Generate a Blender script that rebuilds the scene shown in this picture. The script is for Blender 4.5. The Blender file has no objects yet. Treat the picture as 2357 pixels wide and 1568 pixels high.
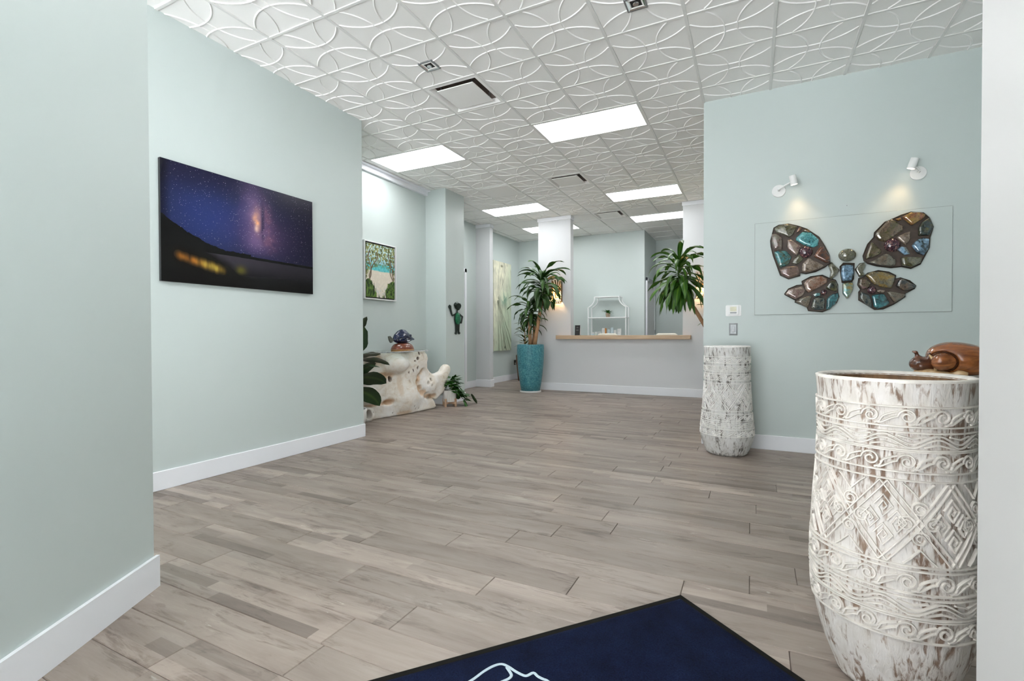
import bpy, math, random
import numpy as np
from mathutils import Vector, Matrix

# ------------------------------------------------------------------ camera, sky, light
S = bpy.context.scene
COL = S.collection
PI = math.pi
H_EYE, CZ, T = 1.152, 3.554, 0.6096            # eye height, ceiling height, ceiling module
GX, GY = -4.125, 2.678                          # ceiling grid origin
cam_d = bpy.data.cameras.new('camera')
cam = bpy.data.objects.new('camera', cam_d)
COL.objects.link(cam)
cam_d.sensor_width = 36.0
cam_d.lens = 1117.75 / 2357 * 36.0
cam_d.clip_start, cam_d.clip_end = 0.05, 100
_yaw, _pit, _rol = 0.46123, -0.01274, -0.00286
_F = Vector((-math.sin(_yaw) * math.cos(_pit), math.cos(_yaw) * math.cos(_pit), math.sin(_pit)))
_R = Vector((math.cos(_yaw), math.sin(_yaw), 0))
_U = _R.cross(_F)
_R, _U = (math.cos(_rol) * _R + math.sin(_rol) * _U, -math.sin(_rol) * _R + math.cos(_rol) * _U)
cam.matrix_world = Matrix(((_R.x, _U.x, -_F.x, 0), (_R.y, _U.y, -_F.y, 0), (_R.z, _U.z, -_F.z, H_EYE), (0, 0, 0, 1)))
S.camera = cam

W = bpy.data.worlds.new('sky')
S.world = W
W.use_nodes = True
W.node_tree.nodes['Background'].inputs[0].default_value = (0.93, 0.97, 1.0, 1)
W.node_tree.nodes['Background'].inputs[1].default_value = 3.3
# daylight through the glazed shop front behind the camera: a portal that guides the sky light
pd = bpy.data.lights.new('shopfront_portal', 'AREA')
pd.shape, pd.size, pd.size_y = 'RECTANGLE', 5.5, 3.4
pd.cycles.is_portal = True
po = bpy.data.objects.new('shopfront_portal', pd)
po.location, po.rotation_euler = (-2.5, -2.3, 1.77), (PI / 2, 0, 0)
COL.objects.link(po)
# sun added behind the building: it only reaches the unseen, added pavement outside, which throws light up into the room
sd = bpy.data.lights.new('sun', 'SUN'); sd.energy, sd.angle = 70.0, 0.01
so = bpy.data.objects.new('sun', sd); so.rotation_mode = 'QUATERNION'
so.rotation_quaternion = Vector((0.5, -0.12, -0.86)).to_track_quat('-Z', 'Y'); so.location = (-6, 2, 12)
COL.objects.link(so)
pd2 = bpy.data.lights.new('added_window_portal', 'AREA')  # side opening added out of view to brighten the near wall
pd2.shape, pd2.size, pd2.size_y = 'RECTANGLE', 1.9, 1.5
pd2.cycles.is_portal = True
po2 = bpy.data.objects.new('added_window_portal', pd2)
po2.location, po2.rotation_euler = (0.77, -0.95, 1.35), (PI / 2, 0, PI / 2)
COL.objects.link(po2)
PANEL_EMIT = 11.5
S.view_settings.view_transform = 'Standard'
S.view_settings.look = 'None'
S.view_settings.gamma = 1.0
S.view_settings.use_curve_mapping = False
S.view_settings.exposure = 0.19
S.cycles.max_bounces = 8
S.cycles.diffuse_bounces = 5
S.cycles.sample_clamp_indirect = 40.0

# ------------------------------------------------------------------ helpers
def srgb(r, g, b):
    f = lambda c: (c / 255 / 12.92) if c <= 10 else ((c / 255 + 0.055) / 1.055) ** 2.4
    return (f(r), f(g), f(b), 1.0)

class NT:
    """small node-tree writer"""
    def __init__(s, name, rough=0.5, spec=0.5, metal=0.0, coat=0.0):
        s.m = bpy.data.materials.new(name); s.m.use_nodes = True
        s.t = s.m.node_tree; s.b = s.t.nodes['Principled BSDF']
        s.b.inputs['Roughness'].default_value = rough
        s.b.inputs['Specular IOR Level'].default_value = spec
        s.b.inputs['Metallic'].default_value = metal
        s.b.inputs['Coat Weight'].default_value = coat
    def n(s, typ, **kw):
        nd = s.t.nodes.new(typ)
        for k, v in kw.items():
            if k.startswith('_'): setattr(nd, k[1:], v)
            else:
                nd.inputs[int(k[1:]) if k[0] == 'i' and k[1:].isdigit() else k].default_value = v
        return nd
    def l(s, a, b): s.t.links.new(a, b)
    def coord(s, kind='Object', scale=(1, 1, 1)):
        c = s.n('ShaderNodeTexCoord'); mp = s.n('ShaderNodeMapping'); mp.inputs['Scale'].default_value = scale
        s.l(c.outputs[kind], mp.inputs[0]); return mp.outputs[0]
    def noise(s, vec, scale=5, detail=4, rough=0.55, dist=0.0):
        nd = s.n('ShaderNodeTexNoise'); nd.inputs['Scale'].default_value = scale; nd.inputs['Detail'].default_value = detail
        nd.inputs['Roughness'].default_value = rough; nd.inputs['Distortion'].default_value = dist
        s.l(vec, nd.inputs['Vector']); return nd.outputs['Fac']
    def ramp(s, fac, stops):
        nd = s.n('ShaderNodeValToRGB'); e = nd.color_ramp.elements
        while len(e) < len(stops): e.new(0.5)
        for q, (p, c) in zip(e, stops): q.position = p; q.color = c
        s.l(fac, nd.inputs[0]); return nd.outputs[0]
    def mix(s, fac, a, b, typ='MIX'):
        nd = s.n('ShaderNodeMix'); nd.data_type = 'RGBA'; nd.blend_type = typ
        for v, k in ((fac, 0), (a, 6), (b, 7)):
            if hasattr(v, 'links'): s.l(v, nd.inputs[k])
            else: nd.inputs[k].default_value = v
        return nd.outputs[2]
    def math(s, op, a, b=0.0):
        nd = s.n('ShaderNodeMath'); nd.operation = op
        for v, k in ((a, 0), (b, 1)):
            if hasattr(v, 'links'): s.l(v, nd.inputs[k])
            else: nd.inputs[k].default_value = v
        return nd.outputs[0]
    def col(s, c):
        if hasattr(c, 'links'): s.l(c, s.b.inputs['Base Color'])
        else: s.b.inputs['Base Color'].default_value = c
        return s
    def bump(s, fac, strength=0.2, dist=0.01):
        nd = s.n('ShaderNodeBump'); nd.inputs['Strength'].default_value = strength; nd.inputs['Distance'].default_value = dist
        s.l(fac, nd.inputs['Height']); s.l(nd.outputs[0], s.b.inputs['Normal']); return s

def plain(name, c, rough=0.5, spec=0.5, metal=0.0, var=0.06, scale=8, bump=0.0, coat=0.0, kind='Object'):
    m = NT(name, rough, spec, metal, coat)
    v = m.coord(kind); f = m.noise(v, scale, 4)
    lo = tuple(x * (1 - var) for x in c[:3]) + (1,); hi = tuple(min(1, x * (1 + var)) for x in c[:3]) + (1,)
    m.col(m.ramp(f, [(0.3, lo), (0.7, hi)]))
    if bump: m.bump(m.noise(v, scale * 12, 3), bump, 0.002)
    return m.m

def grain(name, c1, c2, scale=(2, 30, 30), rough=0.5, coat=0.0, detail=6, kind='Object', dist=1.0):
    m = NT(name, rough, 0.5, 0, coat)
    v = m.coord(kind, scale); f = m.noise(v, 1.0, detail, 0.6, dist)
    m.col(m.ramp(f, [(0.32, c1), (0.68, c2)]))
    m.bump(f, 0.12, 0.004)
    return m.m

def emit(name, c, strength):
    m = NT(name); m.b.inputs['Emission Color'].default_value = c; m.b.inputs['Emission Strength'].default_value = strength
    m.col((0.9, 0.9, 0.9, 1)); return m.m

def attr_mat(name, rough=0.5, spec=0.4, bump=0.0, coat=0.0):
    m = NT(name, rough, spec, 0, coat)
    a = m.n('ShaderNodeAttribute'); a.attribute_name = 'Col'
    m.col(a.outputs['Color'])
    if bump: m.bump(m.noise(m.coord('Object'), 120, 3), bump, 0.003)
    return m.m

def mesh(name, verts, faces, mat=None, smooth=False):
    me = bpy.data.meshes.new(name)
    me.from_pydata([tuple(v) for v in verts], [], [tuple(f) for f in faces])
    if mat: me.materials.append(mat)
    if smooth: me.polygons.foreach_set('use_smooth', [True] * len(me.polygons))
    me.update(); return me

def link(name, me, parent=None, loc=None, rz=0.0):
    o = bpy.data.objects.new(name, me); COL.objects.link(o)
    if parent: o.parent = parent
    if loc is not None: o.location = loc
    if rz: o.rotation_euler = (0, 0, rz)
    return o

def empty(name, loc=(0, 0, 0), rz=0.0):
    return link(name, None, None, loc, rz)

def tag(o, label, cat, group=None):
    o['label'] = label; o['category'] = cat
    if group: o['group'] = group
    return o

def struct(o): o['kind'] = 'structure'; return o

class MB:
    def __init__(s): s.v, s.f = [], []
    def add(s, vs, fs):
        b = len(s.v); s.v += [tuple(v) for v in vs]; s.f += [tuple(i + b for i in f) for f in fs]; return s
    def box(s, x0, x1, y0, y1, z0, z1):
        return s.add([(x0, y0, z0), (x1, y0, z0), (x1, y1, z0), (x0, y1, z0), (x0, y0, z1), (x1, y0, z1), (x1, y1, z1), (x0, y1, z1)],
                     [(3, 2, 1, 0), (4, 5, 6, 7), (0, 1, 5, 4), (1, 2, 6, 5), (2, 3, 7, 6), (3, 0, 4, 7)])
    def bbox(s, x0, x1, y0, y1, z0, z1, r=0.004):
        """box with chamfered edges"""
        vs, idx = [], {}
        for sx, X in ((0, x0), (1, x1)):
            for sy, Y in ((0, y0), (1, y1)):
                for sz, Z in ((0, z0), (1, z1)):
                    for ax in range(3):
                        p = [X + (r if sx == 0 else -r), Y + (r if sy == 0 else -r), Z + (r if sz == 0 else -r)]
                        p[ax] = (X, Y, Z)[ax]
                        idx[(sx, sy, sz, ax)] = len(vs); vs.append(p)
        fs = []
        I = lambda *k: idx[k]
        for s_ in (0, 1):
            q = [I(s_, 0, 0, 0), I(s_, 1, 0, 0), I(s_, 1, 1, 0), I(s_, 0, 1, 0)]; fs.append(q if s_ else q[::-1])
            q = [I(0, s_, 0, 1), I(0, s_, 1, 1), I(1, s_, 1, 1), I(1, s_, 0, 1)]; fs.append(q if s_ else q[::-1])
            q = [I(0, 0, s_, 2), I(1, 0, s_, 2), I(1, 1, s_, 2), I(0, 1, s_, 2)]; fs.append(q if s_ else q[::-1])
        for a in (0, 1):
            for b in (0, 1):
                fs.append([I(a, b, 0, 0), I(a, b, 1, 0), I(a, b, 1, 1), I(a, b, 0, 1)])
                fs.append([I(a, 0, b, 0), I(a, 1, b, 0), I(a, 1, b, 2), I(a, 0, b, 2)])
                fs.append([I(0, a, b, 1), I(1, a, b, 1), I(1, a, b, 2), I(0, a, b, 2)])
                for c in (0, 1): fs.append([I(a, b, c, 0), I(a, b, c, 1), I(a, b, c, 2)])
        return s.add(vs, fs)
    def lathe(s, prof, n=32, c=(0, 0), close=True):
        vs = [(c[0] + r * math.cos(2 * PI * k / n), c[1] + r * math.sin(2 * PI * k / n), z) for r, z in prof for k in range(n)]
        fs = [(i * n + k, i * n + (k + 1) % n, (i + 1) * n + (k + 1) % n, (i + 1) * n + k) for i in range(len(prof) - 1) for k in range(n)]
        if close: fs += [tuple(range(n))[::-1], tuple((len(prof) - 1) * n + k for k in range(n))]
        return s.add(vs, fs)
    def tube(s, pts, r, n=8, cap=True):
        pts = [Vector(p) for p in pts]; m = len(pts)
        rr = r if isinstance(r, (list, tuple)) else [r] * m
        vs = []
        up = Vector((0, 0, 1)) if abs((pts[-1] - pts[0]).normalized().z) < 0.9 else Vector((0, 1, 0))
        for i, p in enumerate(pts):
            d = (pts[min(i + 1, m - 1)] - pts[max(i - 1, 0)]).normalized()
            a = d.cross(up).normalized(); b = a.cross(d)
            up = b
            for k in range(n):
                t = 2 * PI * k / n; vs.append(p + (a * math.cos(t) + b * math.sin(t)) * rr[i])
        fs = [(i * n + k, i * n + (k + 1) % n, (i + 1) * n + (k + 1) % n, (i + 1) * n + k) for i in range(m - 1) for k in range(n)]
        if cap: fs += [tuple(range(n))[::-1], tuple((m - 1) * n + k for k in range(n))]
        return s.add(vs, fs)
    def prism(s, poly, fn0, fn1):
        """poly -> two mapped rings"""
        n = len(poly)
        return s.add([fn0(p) for p in poly] + [fn1(p) for p in poly],
                     [tuple(range(n)), tuple(range(2 * n - 1, n - 1, -1))] + [((i + 1) % n, i, n + i, n + (i + 1) % n) for i in range(n)])
    def ell(s, c, r, nu=16, nv=10):
        vs = [(c[0] + r[0] * math.sin(PI * j / nv) * math.cos(2 * PI * k / nu), c[1] + r[1] * math.sin(PI * j / nv) * math.sin(2 * PI * k / nu), c[2] + r[2] * math.cos(PI * j / nv)) for j in range(1, nv) for k in range(nu)]
        b = len(vs); vs += [(c[0], c[1], c[2] + r[2]), (c[0], c[1], c[2] - r[2])]
        fs = [(j * nu + (k + 1) % nu, j * nu + k, (j + 1) * nu + k, (j + 1) * nu + (k + 1) % nu) for j in range(nv - 2) for k in range(nu)]
        fs += [(b, k, (k + 1) % nu) for k in range(nu)] + [(b + 1, (nv - 2) * nu + (k + 1) % nu, (nv - 2) * nu + k) for k in range(nu)]
        return s.add(vs, fs)
    def mesh(s, name, mat, smooth=False): return mesh(name, s.v, s.f, mat, smooth)
    def build(s, name, mat, parent=None, smooth=False, loc=None, rz=0.0): return link(name, s.mesh(name, mat, smooth), parent, loc, rz)

def smooth_angle(o, ang=0.6):
    me = o.data
    me.polygons.foreach_set('use_smooth', [True] * len(me.polygons))
    me.set_sharp_from_angle(angle=ang)
    return o

# numpy value noise, for shapes and painted pictures
_rng = np.random.RandomState(7)
_LAT = _rng.rand(64, 64, 64).astype(np.float32)
def vnoise(x, y, z=0.0):
    x, y, z = np.broadcast_arrays(np.asarray(x, float), np.asarray(y, float), np.asarray(z, float))
    xi, yi, zi = np.floor(x).astype(int), np.floor(y).astype(int), np.floor(z).astype(int)
    fx, fy, fz = x - xi, y - yi, z - zi
    fx, fy, fz = (t * t * (3 - 2 * t) for t in (fx, fy, fz))
    g = lambda a, b, c: _LAT[(xi + a) & 63, (yi + b) & 63, (zi + c) & 63]
    l = lambda a, b, t: a + (b - a) * t
    return l(l(l(g(0,0,0), g(1,0,0), fx), l(g(0,1,0), g(1,1,0), fx), fy), l(l(g(0,0,1), g(1,0,1), fx), l(g(0,1,1), g(1,1,1), fx), fy), fz)
def fbm(x, y, z=0.0, o=4):
    a, s, t = 0.0, 0.5, 0.0
    for k in range(o):
        a = a + s * vnoise(np.asarray(x) * 2 ** k + 7.3 * k, np.asarray(y) * 2 ** k + 3.1 * k, np.asarray(z) * 2 ** k + 1.7 * k); t += s; s *= 0.5
    return a / t

def surface_net(F, lo, st):
    """mesh of the zero level of a sampled distance field"""
    nx, ny, nz = F.shape
    ins = F < 0
    cnt = np.zeros((nx - 1, ny - 1, nz - 1), int)
    for a in (0, 1):
        for b in (0, 1):
            for c in (0, 1): cnt += ins[a:nx - 1 + a, b:ny - 1 + b, c:nz - 1 + c]
    act = (cnt > 0) & (cnt < 8)
    cid = -np.ones(act.shape, int); I = np.argwhere(act); cid[act] = np.arange(len(I))
    acc = np.zeros((len(I), 3)); num = np.zeros(len(I))
    C = [(a, b, c) for a in (0, 1) for b in (0, 1) for c in (0, 1)]
    for p in C:
        for ax in range(3):
            if p[ax]: continue
            q = list(p); q[ax] = 1
            f0 = F[I[:, 0] + p[0], I[:, 1] + p[1], I[:, 2] + p[2]]; f1 = F[I[:, 0] + q[0], I[:, 1] + q[1], I[:, 2] + q[2]]
            m = (f0 < 0) != (f1 < 0)
            t = np.where(m, f0 / np.where(m, f0 - f1, 1), 0)
            e = np.array(p, float)[None, :].repeat(len(I), 0); e[:, ax] = t
            acc[m] += e[m]; num[m] += 1
    V = (I + acc / num[:, None]) * st + np.array(lo)
    faces = []
    for ax in range(3):
        a = [slice(None)] * 3; b = [slice(None)] * 3; a[ax] = slice(0, -1); b[ax] = slice(1, None)
        s0, s1 = ins[tuple(a)], ins[tuple(b)]
        E = np.argwhere(s0 != s1)
        o1, o2 = [(1, 2), (2, 0), (0, 1)][ax]
        ok = (E[:, o1] > 0) & (E[:, o2] > 0) & (E[:, o1] < F.shape[o1] - 1) & (E[:, o2] < F.shape[o2] - 1)
        E = E[ok]; fl = s0[tuple(E.T)]
        def cc(d1, d2):
            K = E.copy(); K[:, o1] -= d1; K[:, o2] -= d2; return cid[tuple(K.T)]
        q = np.stack([cc(1, 1), cc(0, 1), cc(0, 0), cc(1, 0)], 1)
        q[~fl] = q[~fl][:, ::-1]
        faces.append(q)
    return V, np.concatenate(faces)

def smin(a, b, k):
    h = np.clip(0.5 + 0.5 * (b - a) / k, 0, 1); return b + (a - b) * h - k * h * (1 - h)
def smax(a, b, k): return -smin(-a, -b, k)
def sd_ell(P, c, r):
    q = [(P[i] - c[i]) / r[i] for i in range(3)]; k = np.sqrt(q[0]**2 + q[1]**2 + q[2]**2)
    return (k - 1) * min(r)
def sd_cap(P, a, b, r):
    a, b = np.array(a, float), np.array(b, float); ba = b - a
    t = np.clip(((P[0]-a[0])*ba[0] + (P[1]-a[1])*ba[1] + (P[2]-a[2])*ba[2]) / (ba @ ba), 0, 1)
    rr = r if np.isscalar(r) else r[0] + (r[1] - r[0]) * t
    return np.sqrt((P[0]-a[0]-ba[0]*t)**2 + (P[1]-a[1]-ba[1]*t)**2 + (P[2]-a[2]-ba[2]*t)**2) - rr
def sd_poly(X, Y, poly):
    d = np.full(X.shape, 1e9); s = np.ones(X.shape); n = len(poly)
    for i in range(n):
        x0, y0 = poly[i]; x1, y1 = poly[i - 1]
        ex, ey = x1 - x0, y1 - y0; wx, wy = X - x0, Y - y0
        t = np.clip((wx * ex + wy * ey) / (ex * ex + ey * ey + 1e-12), 0, 1)
        d = np.minimum(d, (wx - ex * t)**2 + (wy - ey * t)**2)
        c1, c2, c3 = Y >= y0, Y < y1, ex * wy > ey * wx
        s = np.where((c1 & c2 & c3) | (~c1 & ~c2 & ~c3), -s, s)
    return s * np.sqrt(d)
def grid3(lo, hi, st):
    ax = [np.arange(l, h + st, st) for l, h in zip(lo, hi)]
    return np.meshgrid(*ax, indexing='ij')
def sdf_obj(name, fn, lo, hi, st, mat, parent=None, loc=None, rz=0.0):
    P = grid3(lo, hi, st)
    V, Q = surface_net(fn(P), lo, st)
    return link(name, mesh(name, V, Q, mat, True), parent, loc, rz)

def set_col(me, cols):
    """per-vertex colour, cols in sRGB 0..1"""
    c = np.clip(np.asarray(cols, float), 0, 1)
    lin = np.where(c <= 0.04, c / 12.92, ((c + 0.055) / 1.055) ** 2.4)
    a = me.color_attributes.new('Col', 'FLOAT_COLOR', 'POINT')
    a.data.foreach_set('color', np.concatenate([lin, np.ones((len(lin), 1))], 1).astype(np.float32).ravel())

def picture(name, nu, nv, w, h, mat, parent, fn, place):
    """flat printed sheet; fn(u,v)->rgb, place(u,v)->xyz"""
    U, V_ = np.meshgrid(np.linspace(0, 1, nu), np.linspace(0, 1, nv))
    vs = [place(a, b) for a, b in zip(U.ravel(), V_.ravel())]
    fs = [(j * nu + i, j * nu + i + 1, (j + 1) * nu + i + 1, (j + 1) * nu + i) for j in range(nv - 1) for i in range(nu - 1)]
    me = mesh(name, vs, fs, mat)
    set_col(me, np.stack(fn(U, V_), -1).reshape(-1, 3))
    return link(name, me, parent)

# ------------------------------------------------------------------ materials of the room
def paint(name, c, rough=0.42):
    m = NT(name, rough, 0.4)
    v = m.coord('Object')
    f = m.noise(v, 0.9, 3)
    lo = tuple(x * 0.985 for x in c[:3]) + (1,)
    m.col(m.ramp(f, [(0.35, lo), (0.65, c)]))
    m.bump(m.noise(v, 260, 2), 0.05, 0.001)
    return m.m
M_WALL = paint('pale aqua paint', (0.552, 0.612, 0.596, 1))
M_WHITE = paint('white wall paint', (0.655, 0.66, 0.672, 1))
M_TRIM = paint('white gloss trim', (0.84, 0.85, 0.885, 1), 0.35)
M_TILE = paint('white ceiling tile', (0.90, 0.89, 0.87, 1), 0.6)
M_GRID = paint('white ceiling grid', (0.76, 0.755, 0.735, 1), 0.5)

def wood_floor():
    m = NT('grey oak laminate', 0.38, 0.45)
    uv = m.n('ShaderNodeUVMap'); uv.uv_map = 'UVMap'
    sep = m.n('ShaderNodeSeparateXYZ'); m.l(uv.outputs[0], sep.inputs[0])
    u, v = sep.outputs[0], sep.outputs[1]
    at = m.n('ShaderNodeAttribute'); at.attribute_name = 'tone'; pr = at.outputs['Fac']
    # printed strips inside a plank: three lanes, cut at odd lengths
    lane = m.math('FLOOR', m.math('DIVIDE', v, 0.0605))
    wn = m.n('ShaderNodeTexWhiteNoise'); wn.noise_dimensions = '2D'
    cb = m.n('ShaderNodeCombineXYZ'); m.l(lane, cb.inputs[0]); m.l(m.math('MULTIPLY', pr, 91.7), cb.inputs[1]); m.l(cb.outputs[0], wn.inputs['Vector'])
    seg = m.math('FLOOR', m.math('DIVIDE', m.math('ADD', u, m.math('MULTIPLY', wn.outputs[0], 1.3)), 0.62))
    wn2 = m.n('ShaderNodeTexWhiteNoise'); wn2.noise_dimensions = '3D'
    cb2 = m.n('ShaderNodeCombineXYZ'); m.l(lane, cb2.inputs[0]); m.l(seg, cb2.inputs[1]); m.l(m.math('MULTIPLY', pr, 47.3), cb2.inputs[2]); m.l(cb2.outputs[0], wn2.inputs['Vector'])
    on = m.math('GREATER_THAN', m.math('FRACT', m.math('MULTIPLY', pr, 13.37)), 0.45)
    cbo = m.n('ShaderNodeCombineXYZ'); m.l(m.math('MULTIPLY', pr, 60), cbo.inputs[2]); m.l(m.math('MULTIPLY', pr, 31), cbo.inputs[0])
    def layer(sx, sy, detail, rough=0.6, dist=0.4):
        mp = m.n('ShaderNodeMapping'); mp.inputs['Scale'].default_value = (sx, sy, 1); m.l(uv.outputs[0], mp.inputs[0]); m.l(cbo.outputs[0], mp.inputs['Location'])
        return m.noise(mp.outputs[0], 1.0, detail, rough, dist)
    g1 = layer(1.6, 9, 6, 0.6, 0.5); g2 = layer(3.4, 15, 7, 0.68, 0.9); g3 = layer(5, 110, 4, 0.6, 0.2); g4 = layer(9, 34, 5, 0.6, 0.6); g5 = layer(2.2, 5, 3, 0.5, 0.2)
    base = m.ramp(g1, [(0.28, (0.198, 0.158, 0.134, 1)), (0.45, (0.264, 0.216, 0.185, 1)), (0.60, (0.295, 0.245, 0.211, 1)), (0.78, (0.375, 0.322, 0.281, 1))])
    sm = m.math('ADD', m.math('MULTIPLY', g2, 0.72), m.math('MULTIPLY', g3, 0.28))
    dark = m.ramp(sm, [(0.51, (1, 1, 1, 1)), (0.57, (0.74, 0.72, 0.71, 1)), (0.66, (0.46, 0.44, 0.43, 1))])
    c = m.mix(m.ramp(g5, [(0.40, (0, 0, 0, 1)), (0.54, (1, 1, 1, 1))]), base, m.mix(1.0, base, dark, 'MULTIPLY'))
    chip = m.ramp(g4, [(0.685, (0, 0, 0, 1)), (0.725, (0.7, 0.7, 0.7, 1))])
    c = m.mix(chip, c, (0.44, 0.40, 0.36, 1))
    fine = m.ramp(g3, [(0.3, (0.92, 0.915, 0.91, 1)), (0.7, (1.05, 1.05, 1.05, 1))])
    c = m.mix(0.8, c, fine, 'MULTIPLY')
    st = m.ramp(wn2.outputs[0], [(0.0, (0.60, 0.585, 0.575, 1)), (0.20, (0.66, 0.65, 0.64, 1)), (0.24, (0.96, 0.96, 0.96, 1)), (0.70, (1.02, 1.02, 1.02, 1)), (0.75, (1.22, 1.22, 1.22, 1)), (1.0, (1.30, 1.30, 1.30, 1))])
    c = m.mix(m.math('MULTIPLY', on, 0.9), c, m.mix(1.0, c, st, 'MULTIPLY'))
    tn = m.ramp(pr, [(0.0, (0.84, 0.83, 0.82, 1)), (0.5, (0.98, 0.98, 0.98, 1)), (1.0, (1.10, 1.10, 1.10, 1))])
    c = m.mix(1.0, c, tn, 'MULTIPLY')
    m.col(c)
    m.l(m.ramp(g1, [(0.3, (0.46,) * 3 + (1,)), (0.8, (0.34,) * 3 + (1,))]), m.b.inputs['Roughness'])
    m.bump(g3, 0.06, 0.002)
    return m.m
M_FLOOR = wood_floor()
M_SUB = plain('dark underlay', (0.10, 0.088, 0.078, 1), 0.7)

# ------------------------------------------------------------------ the room
def wall_box(name, x0, x1, y0, y1, z0=0.0, z1=None, mat=None, parent=None):
    o = MB().box(x0, x1, y0, y1, z0, CZ + 0.089 if z1 is None else z1).build(name, mat or M_WALL, parent)
    return struct(o) if parent is None else o

XL, YR, YD, XA, XC, YB = -3.95, 5.44, 9.33, -5.48, -4.53, 11.45
floor = struct(MB().box(-6, 2.2, -2.4, 13.2, -0.08, -0.009).build('floor', M_SUB))
PW, PL, PY0 = 0.181, 1.215, 1.834
rnd = random.Random(5)
known = {0: -1.095, 1: -0.738, 2: -0.285, 3: -0.012, 4: -1.03, 5: -0.735, 7: -0.015}
planks = []
for r in range(-23, 63):
    off = known.get(r, rnd.uniform(0, PL))
    y0 = PY0 + r * PW
    k = math.floor((-6 - off) / PL)
    while off + k * PL < 2.2:
        a, b = max(-6, off + k * PL), min(2.2, off + (k + 1) * PL)
        planks.append((a, b, y0, y0 + PW, rnd.random(), rnd.uniform(0, 40)))
        k += 1
def seen(p):
    cx, cy = (p[0] + p[1]) / 2, (p[2] + p[3]) / 2
    f = -0.445 * cx + 0.8955 * cy; s = 0.8955 * cx + 0.445 * cy
    if f < 1.2 or abs(s) > 1.12 * f + 0.5: return False
    if cx < -4.1 and cy < 4.2: return False
    if cx < -4.95 and cy < 7.2: return False
    if cy > 5.44 and s > 0.41 * f: return False
    if cx < -5.6 or cy > 9.5 and cx > -4: return False
    return True
def plank_geo(mb, uvs, tones, p):
    a, b, c, d, t, o = p; g, e = 0.0009, 0.0026
    vs = [(a, c, -0.009), (b, c, -0.009), (b, d, -0.009), (a, d, -0.009)]
    vs += [(a + g, c + g, -e), (b - g, c + g, -e), (b - g, d - g, -e), (a + g, d - g, -e)]
    h = g + 0.0024
    vs += [(a + h, c + h, 0), (b - h, c + h, 0), (b - h, d - h, 0), (a + h, d - h, 0)]
    fs = [(8, 9, 10, 11)] + [(4 + i, 4 + (i + 1) % 4, 8 + (i + 1) % 4, 8 + i) for i in range(4)] + [(i, (i + 1) % 4, 4 + (i + 1) % 4, 4 + i) for i in range(4)]
    for f in fs:
        for i in f: uvs += [vs[i][0] - a + o, vs[i][1] - c]
    tones += [t] * 12
    mb.add(vs, fs)
def plank_obj(name, ps):
    mb, uvs, tones = MB(), [], []
    for p in ps: plank_geo(mb, uvs, tones, p)
    me = mb.mesh(name, M_FLOOR)
    me.uv_layers.new(name='UVMap').data.foreach_set('uv', uvs)
    me.attributes.new('tone', 'FLOAT', 'POINT').data.foreach_set('value', tones)
    return link(name, me, floor)
vis = sorted([p for p in planks if seen(p)], key=lambda p: ((p[0] + p[1]) / 2) ** 2 + ((p[2] + p[3]) / 2) ** 2)
for p in vis[:298]: plank_obj('plank', [p])
near = set(id(p) for p in vis[:298])
rest = plank_obj('plank_field', [p for p in planks if id(p) not in near]); rest['kind'] = 'stuff'

wall_left = wall_box('wall_left', -5.3, XL, -2.2, 4.165)
wall_alcove = wall_box('wall_alcove', -5.3, -4.93, 4.165, 6.675)
wall_stub = wall_box('wall_stub', -5.75, XC, 6.675, 7.24)
wall_gallery = wall_box('wall_gallery', -5.75, XA, 7.24, YB)
wall_back = wall_box('wall_back', -5.75, -2.26, YB, 13.05)
wall_recess = wall_box('wall_recess', -2.26, 0.9, 12.9, 13.05)
wall_right = wall_box('wall_right', -0.468, 1.95, YR, YR + 0.16)
wall_side = wall_box('wall_side', 1.8, 1.95, 1.117, YR)
wall_hidden = wall_box('wall_behind', 0.75, 0.9, YR + 0.16, 12.9)
wall_foyer_blocker = struct(MB().box(0.62, 0.78, -2.3, -1.9, 0, CZ + .089).box(0.62, 0.78, 0.0, 0.80, 0, CZ + .089).box(0.62, 0.78, -1.9, 0.0, 0, 0.6).box(0.62, 0.78, -1.9, 0.0, 2.1, CZ + .089).build('wall_foyer_blocker', M_WALL))  # unseen wall added to cut daylight, with an added window opening
wall_front_blocker = wall_box('wall_front_blocker', 0.25, 0.78, -2.45, -2.3)  # unseen wall added to keep daylight off the pot and entrance wall
pave = struct(MB().box(-30, 30, -40, -2.46, -0.25, -0.12).build('bounce_pavement', plain('pale concrete', (.485, .50, .515, 1), .9, var=.1, scale=1.5)))  # unseen ground added to bounce sunlight up to the ceiling
# near left wall runs at 30 degrees to the others
d = Vector((-0.4964, 0.8681, 0)); nrm = Vector((0.8681, 0.4964, 0)); c0 = Vector((-2.447, 1.245, 0))
def slab(name, p0, p1, t, z0, z1, m, n=nrm):
    q = [p0, p1, p1 - n * t, p0 - n * t]
    return MB().add([(a.x, a.y, z0) for a in q] + [(a.x, a.y, z1) for a in q],
                    [(3, 2, 1, 0), (4, 5, 6, 7), (0, 1, 5, 4), (1, 2, 6, 5), (2, 3, 7, 6), (3, 0, 4, 7)]).build(name, m)
wall_near = struct(slab('wall_near', c0, c0 - d * 1.05, 0.16, 0, CZ + 0.089, M_WALL))
wall_jamb = struct(MB().bbox(0.35, 1.95, 0.80, 1.117, 0, CZ + 0.089, 0.006).build('wall_entrance', paint('warm white entrance paint', (0.47, 0.465, 0.455, 1))))
# crown strip of the alcove and putty marks
trim_1 = struct(MB().box(-4.93, -4.885, 4.165, 6.675, CZ - 0.085, CZ).box(-4.93, -4.83, 4.165, 6.675, CZ - 0.02, CZ + 0.001).build('trim_1', M_TRIM))

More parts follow.
